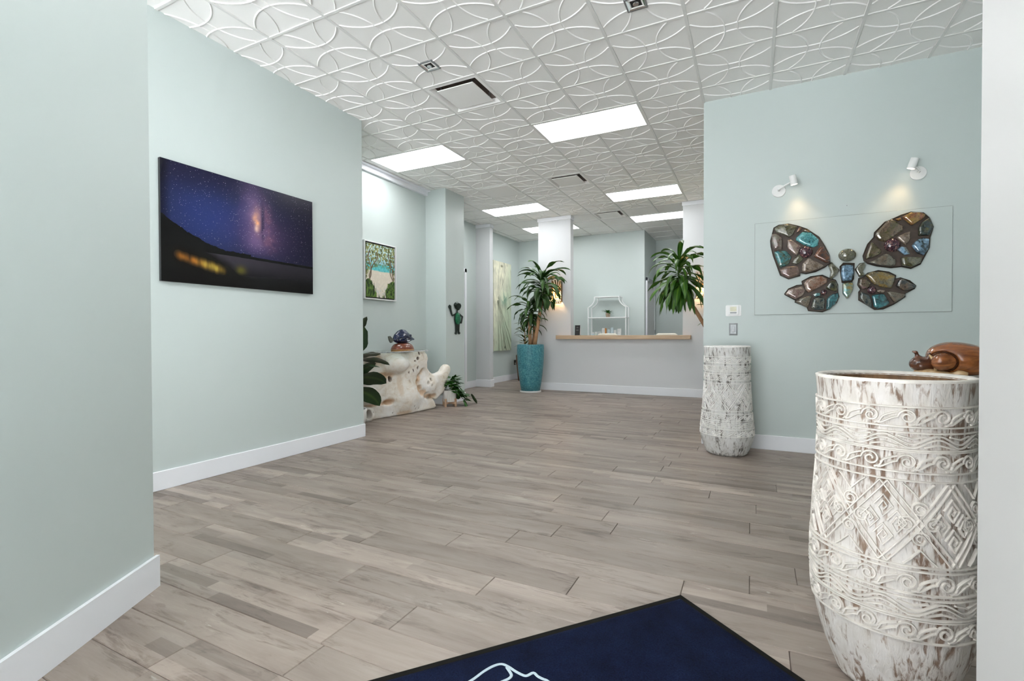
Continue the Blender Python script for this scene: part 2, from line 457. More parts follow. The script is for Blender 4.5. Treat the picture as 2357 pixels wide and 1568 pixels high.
def bb_box(name, x0, x1, y0, y1, h=0.143):
    return struct(MB().bbox(x0, x1, y0, y1, 0, h, 0.003).build(name, M_TRIM))
B = 0.016
bb_box('baseboard_left', XL, XL + B, -2.2, 4.165 + B)
bb_box('baseboard_left_return', -4.93, XL, 4.165, 4.165 + B)
bb_box('baseboard_alcove', -4.93, -4.93 + B, 4.165 + B, 6.675 - B)
bb_box('baseboard_stub_front', -4.93, XC + B, 6.675 - B, 6.675)
bb_box('baseboard_stub_side', XC, XC + B, 6.675, 7.24 + B)
bb_box('baseboard_gallery_near', XA, XA + B, 8.81, 9.24)
bb_box('baseboard_gallery_far', XA, XA + B, 9.40, YB - B)
bb_box('baseboard_back', XA + B, -2.26, YB - B, YB)
bb_box('baseboard_right', -0.468, 1.8, YR - B, YR)
bb_box('baseboard_right_end', -0.468 - B, -0.468, YR - B, YR + 0.16)
bb_box('baseboard_recess', -2.26, 0.75, 12.9 - B, 12.9)
o = slab('baseboard_near', c0 + nrm * B + d * B, c0 + nrm * B - d * 1.05, B, 0, 0.143, M_TRIM); struct(o)
o = slab('baseboard_near_end', c0 + d * B + nrm * B, c0 + d * B - nrm * 0.16, 0.0, 0, 0.143, M_TRIM) if False else None

# white pilaster on the gallery wall
pil = struct(MB().box(XA, -5.13, 9.25, 9.39, 0, CZ).build('wall_pilaster', M_WHITE))
MB().bbox(XA, -5.113, 9.233, 9.407, CZ - 0.07, CZ - 0.001, 0.004).build('cap_trim', M_TRIM, pil)
MB().bbox(XA, -5.113, 9.233, 9.407, 0, 0.16, 0.004).build('plinth', M_TRIM, pil)
# reception front: half wall with two full-height piers
rec = struct(MB().box(-3.31, -1.155, YD, YD + 0.17, 0, 1.05).build('wall_reception', M_WHITE))
for x0, x1, nm in ((-4.02, -3.31, 'pier'), (-1.155, 0.75, 'pier')):
    pr = MB().box(x0, x1, YD, YD + 0.17, 0, CZ).build(nm, M_WHITE, rec)
    MB().bbox(x0 - 0.015, x1 + 0.015, YD - 0.016, YD + 0.186, CZ - 0.075, CZ - 0.001, 0.004).build('cap_trim', M_TRIM, pr)
bb_box('baseboard_reception', -4.02 - B, 0.75, YD - B, YD, 0.15)

# doors
M_DOOR = plain('white satin door paint', (0.70, 0.70, 0.71, 1), 0.4, var=0.02)
M_STEEL = plain('brushed grey steel', (0.33, 0.34, 0.35, 1), 0.35, metal=0.8, var=0.1, scale=30)
door = struct(MB().bbox(-2.262, -2.235, 11.68, 12.56, 0.01, 2.40, 0.004).build('door_1', M_DOOR))
mb = MB()
for a, b in ((11.60, 11.68), (12.56, 12.64)): mb.bbox(-2.262, -2.225, a, b, 0, 2.48, 0.004)
mb.bbox(-2.262, -2.225, 11.60, 12.64, 2.40, 2.48, 0.004)
mb.build('door_frame', M_TRIM, door)
MB().bbox(-2.235, -2.205, 11.66, 12.58, 2.385, 2.465, 0.003).build('closer_rail', M_STEEL, door)
for z in (0.25, 1.2, 2.15): MB().tube([(-2.22, 12.565, z - 0.05), (-2.22, 12.565, z + 0.05)], 0.009).build('hinge', M_STEEL, door)
mb = MB().tube([(-2.2, 11.74, 1.0), (-2.2, 11.86, 1.0)], 0.011).tube([(-2.236, 11.75, 1.0), (-2.2, 11.75, 1.0)], 0.012)
mb.build('door_handle', M_STEEL, door)
door2 = struct(MB().bbox(XA, XA + 0.02, 7.80, 8.735, 0.01, 2.46, 0.004).build('door_2', M_DOOR))
mb = MB()
for a, b in ((7.72, 7.80), (8.735, 8.81)): mb.bbox(XA, XA + 0.035, a, b, 0, 2.545, 0.004)
mb.bbox(XA, XA + 0.035, 7.72, 8.81, 2.46, 2.545, 0.004).build('door_frame', M_TRIM, door2)
MB().tube([(XA + 0.06, 7.87, 1.0), (XA + 0.06, 7.99, 1.0)], 0.011).tube([(XA + 0.02, 7.88, 1.0), (XA + 0.06, 7.88, 1.0)], 0.012).build('door_handle', M_STEEL, door2)

# ------------------------------------------------------------------ ceiling: grid, relief tiles, fittings
M_SLAB = plain('plenum grey', (0.30, 0.30, 0.30, 1), 0.8)
ceiling = struct(MB().box(-6, 2.2, -2.4, 13.2, CZ + 0.09, CZ + 0.14).build('ceiling', M_SLAB))
gi = lambda i: GX + i * T
gj = lambda j: GY + j * T
LIGHTS = [(3, 4), (-1, 4), (-1, 9), (3, 9), (-1, 12), (3, 12), (3, -1), (3, -6)]  # last two panels are unseen, added to brighten the near end
for i in range(-3, 11):
    if not -5.9 < gi(i) < 2.1: continue
    cuts = [-2.35]
    for li, lj in sorted(LIGHTS, key=lambda q: q[1]):
        if li + 1 == i: cuts += [gj(lj), gj(lj + 1)]
    cuts.append(13.1)
    for a_, b_ in zip(cuts[::2], cuts[1::2]): MB().bbox(gi(i) - 0.012, gi(i) + 0.012, a_, b_, CZ - 0.0035, CZ + 0.02, 0.0015).build('grid_bar', M_GRID, ceiling)
for j in range(-8, 18):
    if -2.3 < gj(j) < 13.1: MB().bbox(-5.9, 2.1, gj(j) - 0.012, gj(j) + 0.012, CZ - 0.003, CZ + 0.0205, 0.0015).build('grid_bar', M_GRID, ceiling)
def tile_mesh(relief=True):
    mb = MB(); h = T / 2 - 0.010
    mb.box(-h, h, -h, h, 0.004, 0.016)
    e = h - 0.012
    if relief:
        R = 0.64 * T
        for rot in range(4):
            c_, s_ = math.cos(rot * PI / 2), math.sin(rot * PI / 2)
            pts = []
            a0 = math.asin(min(1, (e + 0.004) / R))
            for k in range(15):
                a = -a0 + 2 * a0 * k / 14
                pts.append((-0.115 * T * 0.62 - R + R * math.cos(a), R * math.sin(a)))
            vs, fs = [], []
            for k, (x, y) in enumerate(pts):
                a = -a0 + 2 * a0 * k / 14; nx, ny = math.cos(a), math.sin(a)
                for o_, z in ((-0.0082, 0.005), (-0.0022, -0.0022), (0.0022, -0.0022), (0.0082, 0.005)):
                    X, Y = x + nx * o_, y + ny * o_; vs.append((X * c_ - Y * s_, X * s_ + Y * c_, z))
            for k in range(14):
                for q in range(3): fs.append((k * 4 + q, k * 4 + q + 1, k * 4 + 5 + q, k * 4 + 4 + q))
            fs += [(0, 1, 2, 3), (59, 58, 57, 56)]
            mb.add(vs, fs)
    me = mb.mesh('ceiling_tile', M_TILE)
    return me
TILE_R, TILE_P = tile_mesh(True), tile_mesh(False)
DIFF = [(2, 2), (2, 7), (2, 11)]
FLAT = (0, 7)
skip = set(DIFF) | {FLAT}
for i, j in LIGHTS: skip |= {(i, j), (i + 1, j)}
def tile_visible(i, j):
    x, y = gi(i) + T / 2, gj(j) + T / 2
    f = -0.445 * x + 0.8955 * y; s = 0.8955 * x + 0.445 * y
    if f < 1 or f > 15: return False
    if abs(s) > 1.12 * f + 0.5 or 2.4 / f > 0.80: return False
    if x < -4.3 and y < 4.1 or x < -5.3 and y < 7.2 or x < -5.8: return False
    return not (y > 5.7 and s > 0.43 * f)
for j in range(-8, 18):
    for i in range(-3, 10):
        if (i, j) in skip: continue
        x, y = gi(i) + T / 2, gj(j) + T / 2
        if not (-5.9 < x < 2.2 and -2.3 < y < 13.1): continue
        if tile_visible(i, j): link('ceiling_tile', TILE_R if j < 11 else TILE_P, ceiling, (x, y, CZ))
        else:
            skip.add((i, j, 'far'))
mb = MB()
for q in skip:
    if len(q) == 3:
        x, y = gi(q[0]) + T / 2, gj(q[1]) + T / 2; h = T / 2 - 0.01
        mb.box(x - h, x + h, y - h, y + h, CZ + 0.004, CZ + 0.016)
o = mb.build('tile_field', M_TILE, ceiling); o['kind'] = 'stuff'

M_PANEL = emit('lit acrylic diffuser', (0.97, 0.99, 1.0, 1), PANEL_EMIT)
where = ['over the floor between the night photograph and the butterfly wall', 'over the driftwood root console',
         'over the doorway in front of the white pilaster', 'over the front of the reception counter',
         'half hidden behind the white pier with the leaf sconce', 'over the white shelf rack behind the reception counter',
         'added out of view over the entrance next to the doormat', 'added out of view over the foyer just inside the shop front']
for (i, j), wtxt in zip(LIGHTS, where):
    e_ = empty('ceiling_light', (gi(i) + T, gj(j) + T / 2, CZ))
    tag(e_, 'lit white rectangular ceiling panel ' + wtxt, 'ceiling light', 'lit ceiling panels')
    w_, h_ = T - 0.012, T / 2 - 0.012
    mb = MB()
    mb.box(-w_, w_, -h_, -h_ + 0.014, -0.004, 0.03).box(-w_, w_, h_ - 0.014, h_, -0.004, 0.03).box(-w_, -w_ + 0.014, -h_ + 0.014, h_ - 0.014, -0.004, 0.03).box(w_ - 0.014, w_, -h_ + 0.014, h_ - 0.014, -0.004, 0.03)
    mb.build('frame', M_GRID, e_)
    MB().box(-w_ + 0.014, w_ - 0.014, -h_ + 0.014, h_ - 0.014, 0.001, 0.012).build('diffuser', M_PANEL, e_)
M_DUCT = plain('dark duct interior', (0.16, 0.12, 0.10, 1), 0.6, var=0.3)
dl = ['square white air diffuser beside the recessed downlight', 'square white air diffuser between the lit panels before the reception', 'square white air diffuser above the reception counter']
for (i, j), lb in zip(DIFF, dl):
    e_ = empty('air_diffuser', (gi(i) + T / 2, gj(j) + T / 2, CZ)); tag(e_, lb, 'air vent', 'ceiling air diffusers')
    h = T / 2 - 0.011
    def ring(r0, z0, r1, z1, rad=0.03):
        vs = [];
        for r, z in ((r0, z0), (r1, z1)):
            for a, b in ((-r, -r), (r, -r), (r, r), (-r, r)): vs.append((a, b, z))
        return vs, [(k, (k + 1) % 4, 4 + (k + 1) % 4, 4 + k) for k in range(4)]
    mb = MB(); mb.add(*ring(h, 0.0, h, 0.02)); mb.add(*ring(h, -0.001, h - 0.032, -0.001)); mb.add(*ring(h - 0.032, -0.001, h - 0.062, 0.035))
    mb.build('frame', M_TILE, e_)
    mb = MB(); mb.add(*ring(h - 0.062, 0.035, h - 0.09, 0.085)); mb.box(-h + 0.09, h - 0.09, -h + 0.09, h - 0.09, 0.08, 0.088).build('neck', M_DUCT, e_)
    q = h - 0.088
    pl = MB().bbox(-q, q, -q, q, -0.006, 0.004, 0.003).build('plaque', M_TILE, e_)
    for a, b in ((-1, -1), (1, -1), (1, 1), (-1, 1)): MB().tube([(a * (q - 0.03), b * (q - 0.03), 0.004), (a * (q - 0.03), b * (q - 0.03), 0.08)], 0.006).build('hanger', M_STEEL, pl)
e_ = empty('return_panel', (gi(0) + T / 2, gj(7) + T / 2, CZ)); tag(e_, 'plain flat square ceiling access panel among the patterned tiles', 'ceiling panel')
h = T / 2 - 0.012
MB().bbox(-h, h, -h, h, -0.006, 0.01, 0.004).build('panel', M_TILE, e_)
MB().bbox(-h + 0.03, h - 0.03, -h + 0.03, h - 0.03, -0.009, -0.005, 0.002).build('face', M_TILE, e_)
M_CHROME = plain('polished chrome reflector', (0.85, 0.85, 0.86, 1), 0.06, metal=1.0, var=0.02)
M_BLK = plain('matte black', (0.012, 0.012, 0.013, 1), 0.5)
for i, lb in ((2, 'square chrome recessed downlight next to an air diffuser'), (5, 'square chrome recessed downlight alone in its tile')):
    e_ = empty('downlight', (gi(i) + T / 2, gj(1) + T / 2 - 0.002, CZ)); tag(e_, lb, 'downlight', 'square recessed downlights')
    r = 0.074
    mb = MB()
    mb.add([(-r, -r, -0.006), (r, -r, -0.006), (r, r, -0.006), (-r, r, -0.006), (-r + .012, -r + .012, -0.006), (r - .012, -r + .012, -0.006), (r - .012, r - .012, -0.006), (-r + .012, r - .012, -0.006)],
           [(k, (k + 1) % 4, 4 + (k + 1) % 4, 4 + k) for k in range(4)])
    mb.add([(-r, -r, -0.006), (r, -r, -0.006), (r, r, -0.006), (-r, r, -0.006), (-r, -r, 0.006), (r, -r, 0.006), (r, r, 0.006), (-r, r, 0.006)], [((k + 1) % 4, k, 4 + k, 4 + (k + 1) % 4) for k in range(4)])
    mb.build('frame', M_STEEL, e_)
    k_ = r - .012
    mb = MB().add([(-k_, -k_, -.006), (k_, -k_, -.006), (k_, k_, -.006), (-k_, k_, -.006), (-k_ + .02, -k_ + .02, 0.003), (k_ - .02, -k_ + .02, 0.003), (k_ - .02, k_ - .02, 0.003), (-k_ + .02, k_ - .02, 0.003)],
                  [(k, (k + 1) % 4, 4 + (k + 1) % 4, 4 + k) for k in range(4)])
    mb.build('reflector', M_CHROME, e_)
    MB().box(-k_ + .02, k_ - .02, -k_ + .02, k_ - .02, 0.0028, 0.0036).build('cavity', M_BLK, e_)
    MB().lathe([(0.020, -0.010), (0.022, -0.002), (0.018, 0.003)], 20).build('lamp', M_CHROME, e_)
e_ = empty('ceiling_speaker', (gi(1) + 0.47 * T, gj(4) + 0.58 * T, CZ)); tag(e_, 'round white speaker set flush in a ceiling tile', 'speaker')
MB().lathe([(0.105, 0.004), (0.105, -0.007), (0.099, -0.009), (0.097, -0.006)], 40, close=False).build('rim', M_GRID, e_)
MB().lathe([(0.097, -0.0065), (0.05, -0.008), (0.001, -0.0085)], 40).build('grille', M_TILE, e_)

# ------------------------------------------------------------------ pictures on the walls
M_PRINT = attr_mat('glossy photographic print', 0.22, 0.3)
M_CANVAS = attr_mat('painted canvas', 0.6, 0.3, 0.25)
M_BLACK = plain('black edge', (0.010, 0.010, 0.012, 1), 0.35)
L3 = lambda a, b, t: tuple(a[i] + (b[i] - a[i]) * t for i in range(3))
def blend(c, col, m): return [c[i] + (col[i] / 255 - c[i]) * m for i in range(3)]
sstep = lambda a, b, x: (lambda t: t * t * (3 - 2 * t))(np.clip((x - a) / (b - a), 0, 1))

def night(u, v):
    n1 = fbm(u * 9, v * 7, 1.0, 5); n2 = fbm(u * 26, v * 22, 5.0, 4)
    c = [np.full(u.shape, x / 255) for x in (30, 32, 58)]
    c = blend(c, (40, 54, 112), np.exp(-((u - 0.28) / 0.30) ** 2 - ((v - 0.58) / 0.33) ** 2) * 0.9)
    c = blend(c, (24, 22, 38), sstep(0.62, 1.0, u) * 0.75)
    c = blend(c, (26, 24, 44), sstep(0.72, 1.0, v) * 0.55)
    c = blend(c, (92, 62, 96), np.exp(-((u - 0.62) / 0.20) ** 2 - ((v - 0.52) / 0.22) ** 2) * 0.55)
    cxl = 0.555 + 0.03 * (0.7 - v)
    w = 0.055 + 0.05 * n1
    band = np.exp(-((u - cxl) / w) ** 2) * sstep(0.30, 0.45, v) * (0.55 + 0.45 * sstep(1.0, 0.75, v))
    c = blend(c, (132, 104, 146), np.clip(band * (0.35 + 0.9 * n1), 0, 1) * 0.8)
    c = blend(c, (250, 180, 132), np.clip(np.exp(-((u - 0.562) / 0.028) ** 2 - ((v - 0.665) / 0.10) ** 2) * (1.6 * n2 - 0.05), 0, 1))
    c = blend(c, (255, 214, 190), np.exp(-((u - 0.560) / 0.014) ** 2 - ((v - 0.585) / 0.03) ** 2) * 0.7)
    b2 = np.exp(-((u - 0.645 - 0.06 * (0.6 - v)) / 0.05) ** 2) * sstep(0.32, 0.5, v) * sstep(0.95, 0.7, v)
    c = blend(c, (150, 96, 112), np.clip(b2 * (n2 * 1.3 - 0.25), 0, 1) * 0.8)
    c = blend(c, (28, 28, 56), np.exp(-((u - 0.605) / 0.012) ** 2) * sstep(0.4, 0.6, v) * sstep(0.9, 0.7, v) * (n2 > 0.42) * 0.6)
    st = _rng.rand(*u.shape)
    den = 0.988 - 0.008 * band
    star = np.where(st > den, 0.06 + 0.80 * _rng.rand(*u.shape) ** 3, 0) * (v > 0.28)
    hue = _rng.rand(*u.shape)
    for i, k in enumerate((0.95, 0.93, 1.0)): c[i] = np.clip(c[i] + star * (k + (0.15 * (hue > 0.8) if i == 0 else 0)), 0, 1)
    hor = 0.285 + 0.025 * (1 - u)
    hill = np.where(u < 0.62, 0.285 + 0.27 * np.clip((0.62 - u) / 0.62, 0, 1) ** 2.3 + 0.02 * (fbm(u * 30, 0 * v, 2.0, 4) - 0.5) + 0.012 * (fbm(u * 110, v * 4, 9.0, 2) - 0.5), 0)
    hill = np.maximum(hill, np.where((u > 0.36) & (u < 0.52), 0.325 + 0.02 * (fbm(u * 60, 0 * v, 4.0, 3) - 0.5), 0))
    lake = v < hor - 0.012
    lk = [(56 + 10 * n1) / 255, (52 + 8 * n1) / 255, (62 + 8 * n1) / 255]
    fade = sstep(0.0, 0.27, v)
    for i in range(3): c[i] = np.where(lake, lk[i] * (0.15 + 0.85 * fade) * (1 - 0.35 * u), c[i])
    land = ((v < hill) & (v > hor - 0.022 * (1 - 0.6 * u))) | ((v < hor + 0.008) & (v > hor - 0.016))
    c = blend(c, (13, 12, 12), land * 1.0)
    shore = v < 0.30 - 0.58 * u + 0.02 * n1
    c = blend(c, (13, 11, 10), shore * 1.0)
    c = blend(c, (13, 11, 10), sstep(0.06, -0.06, u - 0.27 - (0.285 - v) * 1.1 - 0.10 * (n1 - 0.5)) * (v < 0.30))
    gl = np.exp(-((v - (0.255 - 0.33 * u)) / 0.035) ** 2) * sstep(0.05, 0.10, u) * sstep(0.38, 0.28, u) * (0.25 + 1.0 * fbm(u * 60, v * 9, 3.0, 3))
    c = blend(c, (206, 128, 46), np.clip(gl, 0, 1) * 0.85)
    c = blend(c, (176, 166, 66), np.clip(gl * sstep(0.16, 0.27, u) * 0.9, 0, 1))
    bush = np.exp(-((u - 0.455) / 0.03) ** 2 - ((v - 0.165) / 0.035) ** 2) * (0.4 + 0.9 * n2)
    c = blend(c, (104, 98, 30), np.clip(bush, 0, 1))
    c = blend(c, (14, 10, 10), sstep(0.13, 0.0, v) * 0.85)
    vg = sstep(0.0, 0.06, u)
    return [x * (0.55 + 0.45 * vg) for x in c]
e_ = empty('night_sky_photograph', (XL, 2.75, 1.55)); tag(e_, 'large unframed night sky photograph of the milky way over a dark lake', 'picture')
y0, y1, z0, z1, xf = 2.066, 3.447, 1.556, 2.468, XL + 0.030
MB().bbox(0.004, 0.0295, y0 - 2.75, y1 - 2.75, z0 - 1.55, z1 - 1.55, 0.001).build('backing_board', M_BLACK, e_)
picture('print', 640, 422, 1, 1, M_PRINT, e_, night, lambda u, v: (0.0300, y0 + (y1 - y0) * u - 2.75, z0 + (z1 - z0) * v - 1.55))

def beach(u, v):
    n1 = fbm(u * 8, v * 10, 1.0, 4); n2 = fbm(u * 34, v * 40, 6.0, 4); n3 = fbm(u * 60, v * 24, 2.0, 3)
    c = [np.full(u.shape, x / 255) for x in (150, 196, 208)]
    c = blend(c, (186, 214, 214), sstep(0.62, 0.85, v))
    c = blend(c, (74, 178, 184), sstep(0.645, 0.62, v)); c = blend(c, (128, 206, 206), (n3 > 0.55) * (v < 0.63) * 0.7)
    c = blend(c, (216, 206, 190), sstep(0.515, 0.49, v + 0.02 * (n1 - .5)))
    c = blend(c, (176, 190, 196), np.clip((n2 - 0.5) * 3, 0, 1) * sstep(0.32, 0.1, v) * 0.8)
    c = blend(c, (238, 230, 216), np.clip((0.48 - n2) * 3, 0, 1) * (v < 0.48) * 0.6)
    edge = np.abs(u - 0.5) * 2
    lm = np.clip((v - 0.60 + 0.30 * edge ** 2 + 0.30 * (n1 - 0.5)) * 6, 0, 1) * (n2 > 0.43)
    c = blend(c, (112, 122, 70), lm * 0.95)
    c = blend(c, (62, 70, 40), lm * (n3 > 0.55) * 0.85)
    c = blend(c, (176, 170, 118), lm * (n3 < 0.40) * 0.8)
    for s, x0, x1 in ((0, 0.05, 0.36), (0, 0.16, 0.10), (1, 0.93, 0.80), (1, 0.90, 1.0)):
        xm = x0 + (x1 - x0) * np.clip((v - 0.28) / 0.5, 0, 1) + 0.035 * np.sin(v * 17 + x0 * 30)
        c = blend(c, (84, 68, 52), np.clip(1.6 - np.abs(u - xm) / 0.016, 0, 1) * (v > 0.22) * (v < 0.86))
        c = blend(c, (190, 176, 156), np.clip(1.2 - np.abs(u - xm + 0.010) / 0.010, 0, 1) * (v > 0.22) * (v < 0.8) * 0.7)
    for cx_, w_ in ((0.08, 0.30), (0.93, 0.34)):
        gm = np.clip((0.34 - v) / 0.34, 0, 1) ** 0.5 * w_ * (0.25 + 1.5 * fbm(u * 60, v * 7, cx_ * 9, 3))
        g = np.abs(u - cx_) < gm
        c = blend(c, (50, 78, 34), g * 1.0); c = blend(c, (98, 124, 54), g * (n3 > 0.52) * 0.9); c = blend(c, (30, 44, 20), g * (n3 < 0.42) * 0.9)
    return c
M_FRAME = plain('white lacquer frame', (0.74, 0.74, 0.74, 1), 0.35, var=0.02)
e_ = empty('beach_painting', (-4.93, 5.53, 1.66)); tag(e_, 'white framed painting of a sandy path to a turquoise sea', 'painting')
a, b, z0_, z1_ = 5.195 - 5.53, 5.872 - 5.53, 0.0, 0.832
mb = MB()
for q in ((a, a + .016, z0_, z1_), (b - .016, b, z0_, z1_), (a + .016, b - .016, z0_, z0_ + .016), (a + .016, b - .016, z1_ - .016, z1_)): mb.bbox(0.002, 0.042, q[0], q[1], q[2], q[3], 0.002)
mb.build('frame', M_FRAME, e_)
MB().box(0.002, 0.014, a + .016, b - .016, z0_ + .016, z1_ - .016).build('backing', M_BLACK, e_)
pa, pb, pc, pdz = a + .034, b - .034, z0_ + .034, z1_ - .034
cv = MB().box(0.014, 0.0335, pa, pb, pc, pdz).build('stretcher', M_BLACK, e_)
picture('canvas', 220, 270, 1, 1, M_CANVAS, e_, beach, lambda u, v: (0.0340, pa + (pb - pa) * u, pc + (pdz - pc) * v))

def abstract(u, v):
    n1 = fbm(u * 5, v * 14, 1.0, 5); n2 = fbm(u * 16 + v * 8, v * 10, 3.0, 4)
    c = [np.full(u.shape, x / 255) for x in (216, 213, 192)]
    c = blend(c, (240, 236, 212), np.clip((n1 - 0.45) * 4, 0, 1))
    c = blend(c, (168, 190, 164), np.clip((u * 0.8 + 0.45 - v) * 1.6, 0, 1) * np.clip(0.3 + n1, 0, 1) * 0.75)
    c = blend(c, (92, 132, 110), np.exp(-((u - 0.6) / 0.16) ** 2 - ((v - 0.58) / 0.07) ** 2) * (n2 > 0.45) * 0.75)
    ox, oy = 0.22, 0.565
    ang = np.arctan2((u - ox) * 0.9, (oy - v) * 2.15); rr = np.hypot((u - ox) * 0.9, (oy - v) * 2.15)
    for a0, w0, s0 in ((0.62, 0.020, 0.8), (0.50, 0.030, 0.55), (0.33, 0.035, 0.55), (0.18, 0.03, 0.5), (0.04, 0.035, 0.5), (0.42, 0.012, 0.7)):
        c = blend(c, (70, 76, 58), np.exp(-((ang - a0 + 0.05 * (n1 - .5)) / w0) ** 2) * (v < oy) * s0 * np.clip(rr * 5, 0, 1) * (0.25 + 1.1 * n2))
    for a0, w0 in ((2.86, 0.030), (2.6, 0.018), (3.05, 0.03)):
        c = blend(c, (88, 90, 66), np.exp(-((ang - a0) / w0) ** 2) * (v > oy) * 0.6 * sstep(0.95, 0.5, rr) * np.clip(n2 * 2.2 - 0.5, 0, 1))
    c = blend(c, (60, 66, 48), np.exp(-((u - 0.22) / 0.10) ** 2 - ((v - 0.55) / 0.06) ** 2) * (n2 > 0.5) * 0.8)
    c = blend(c, (70, 66, 44), np.exp(-((u - 0.45) / 0.06) ** 2 - ((v - 0.955) / 0.012) ** 2) * 0.7)
    c = blend(c, (40, 46, 40), np.exp(-((u - 0.62) / 0.035) ** 2 - ((v - 0.035) / 0.012) ** 2) * 0.9)
    c = blend(c, (126, 128, 108), np.clip((n2 - 0.60) * 8, 0, 1) * 0.35)
    return c
e_ = empty('abstract_painting', (XA, 10.43, 0.76)); tag(e_, 'tall narrow cream and green abstract painting with dark streaks', 'painting')
M_CREAM = plain('cream canvas edge', (0.62, 0.60, 0.47, 1), 0.7, var=0.12)
MB().box(0.004, 0.0495, -0.455, 0.455, 0, 2.13).build('stretcher', M_CREAM, e_)
picture('canvas', 90, 210, 1, 1, M_CANVAS, e_, abstract, lambda u, v: (0.050, -0.455 + 0.91 * u, 2.13 * v))

# green waving figure of metal on the wall stub
FIG = [(6.765,1.648),(6.785,1.630),(6.805,1.637),(6.808,1.58),(6.847,1.48),(6.923,1.505),(6.975,1.53),(6.975,1.565),(7.010,1.563),(7.006,1.53),(7.054,1.515),(7.176,1.464),(7.128,1.34),(7.07,1.344),(7.12,1.381),(7.138,1.455),(7.071,1.475),(7.087,1.394),(7.061,1.325),(7.052,1.203),(7.085,1.176),(7.06,1.154),(7.018,1.163),(7.003,1.266),(6.978,1.194),(6.961,1.149),(6.912,1.172),(6.937,1.198),(6.93,1.314),(6.902,1.398),(6.915,1.47),(6.835,1.458),(6.796,1.505),(6.769,1.57),(6.726,1.611),(6.740,1.634)]
HEAD = [(6.892,1.646),(6.925,1.688),(6.96,1.702),(6.99,1.705),(7.027,1.682),(7.068,1.689),(7.101,1.657),(7.098,1.625),(7.088,1.607),(7.042,1.568),(6.997,1.562),(6.924,1.599)]
BODY = [(6.985,1.525),(7.035,1.512),(7.062,1.475),(7.072,1.40),(7.05,1.335),(7.0,1.318),(6.945,1.335),(6.920,1.40),(6.930,1.475),(6.955,1.512)]
M_VERD = plain('dark green patina metal', (0.020, 0.032, 0.026, 1), 0.35, metal=0.5, var=0.5, scale=30)
def emerald():
    m = NT('emerald enamel', 0.2, 0.5, 0.2, 0.4); v = m.coord('Object')
    vo = m.n('ShaderNodeTexVoronoi'); vo.inputs['Scale'].default_value = 60; m.l(v, vo.inputs['Vector'])
    m.col(m.ramp(vo.outputs['Distance'], [(0.0, (0.02, 0.30, 0.13, 1)), (0.6, (0.008, 0.11, 0.05, 1))])); m.bump(vo.outputs['Distance'], 0.3, 0.004)
    return m.m
M_EMER = emerald()
e_ = empty('metal_figure', (XC, 6.96, 1.14)); tag(e_, 'green metal cut-out figure waving one hand on the wall', 'wall figure')
def relief(name, poly, d0, d1, mat, par, inset=0.86, edge=0.4):
    cy_ = sum(p[0] for p in poly) / len(poly); cz_ = sum(p[1] for p in poly) / len(poly); n = len(poly)
    f = lambda p, d_, s_: (d_, cy_ + (p[0] - cy_) * s_ - 6.96, cz_ + (p[1] - cz_) * s_ - 1.14)
    vs = [f(p, d0, 1) for p in poly] + [f(p, d0 + (d1 - d0) * edge, 1) for p in poly] + [f(p, d1, inset) for p in poly]
    fs = [tuple(range(n))[::-1] if False else tuple(range(n)), tuple(range(3 * n - 1, 2 * n - 1, -1))]
    for L_ in (0, 1): fs += [((i + 1) % n + L_ * n, i + L_ * n, i + (L_ + 1) * n, (i + 1) % n + (L_ + 1) * n) for i in range(n)]
    me = mesh(name, vs, fs, mat); o = link(name, me, par); return o
relief('silhouette', FIG, 0.010, 0.020, M_VERD, e_, 1.0, 0.9)
relief('head', HEAD, 0.012, 0.045, M_VERD, e_, 0.7)
relief('torso', BODY, 0.018, 0.050, M_EMER, e_, 0.62)
for z in (1.62, 1.42): MB().tube([(0, 6.99 - 6.96, z - 1.14), (0.013, 6.99 - 6.96, z - 1.14)], 0.006).build('wall_pin', M_VERD, e_)

# ------------------------------------------------------------------ butterfly of polished stones
WINGS = {
 'LU': [(0.15,2.062),(0.178,2.185),(0.218,2.206),(0.302,2.209),(0.38,2.181),(0.452,2.146),(0.551,2.06),(0.598,1.969),(0.63,1.89),(0.64,1.813),(0.599,1.777),(0.524,1.738),(0.449,1.724),(0.401,1.735),(0.396,1.707),(0.304,1.682),(0.235,1.722),(0.215,1.785),(0.174,1.913),(0.154,2.005)],
 'LL': [(0.27,1.534),(0.304,1.583),(0.372,1.613),(0.42,1.617),(0.415,1.65),(0.487,1.691),(0.58,1.7),(0.627,1.672),(0.682,1.648),(0.7,1.603),(0.7,1.538),(0.71,1.495),(0.692,1.441),(0.637,1.383),(0.582,1.357),(0.469,1.371),(0.459,1.404),(0.358,1.457),(0.363,1.474)],
 'RU': [(0.896,1.859),(0.929,1.962),(0.976,2.021),(0.98,2.063),(1.056,2.149),(1.115,2.172),(1.173,2.199),(1.238,2.217),(1.326,2.2),(1.366,2.152),(1.392,2.074),(1.368,1.985),(1.364,1.895),(1.333,1.822),(1.305,1.757),(1.241,1.724),(1.175,1.746),(1.1,1.74),(0.999,1.762),(0.93,1.788),(0.904,1.816)],
 'RL': [(0.857,1.596),(0.865,1.654),(0.904,1.668),(0.93,1.698),(1.008,1.717),(1.084,1.699),(1.134,1.665),(1.13,1.635),(1.168,1.643),(1.233,1.614),(1.276,1.566),(1.266,1.546),(1.201,1.507),(1.201,1.476),(1.119,1.412),(1.044,1.372),(0.984,1.369),(0.914,1.423),(0.866,1.457),(0.866,1.532),(0.879,1.552)],
}
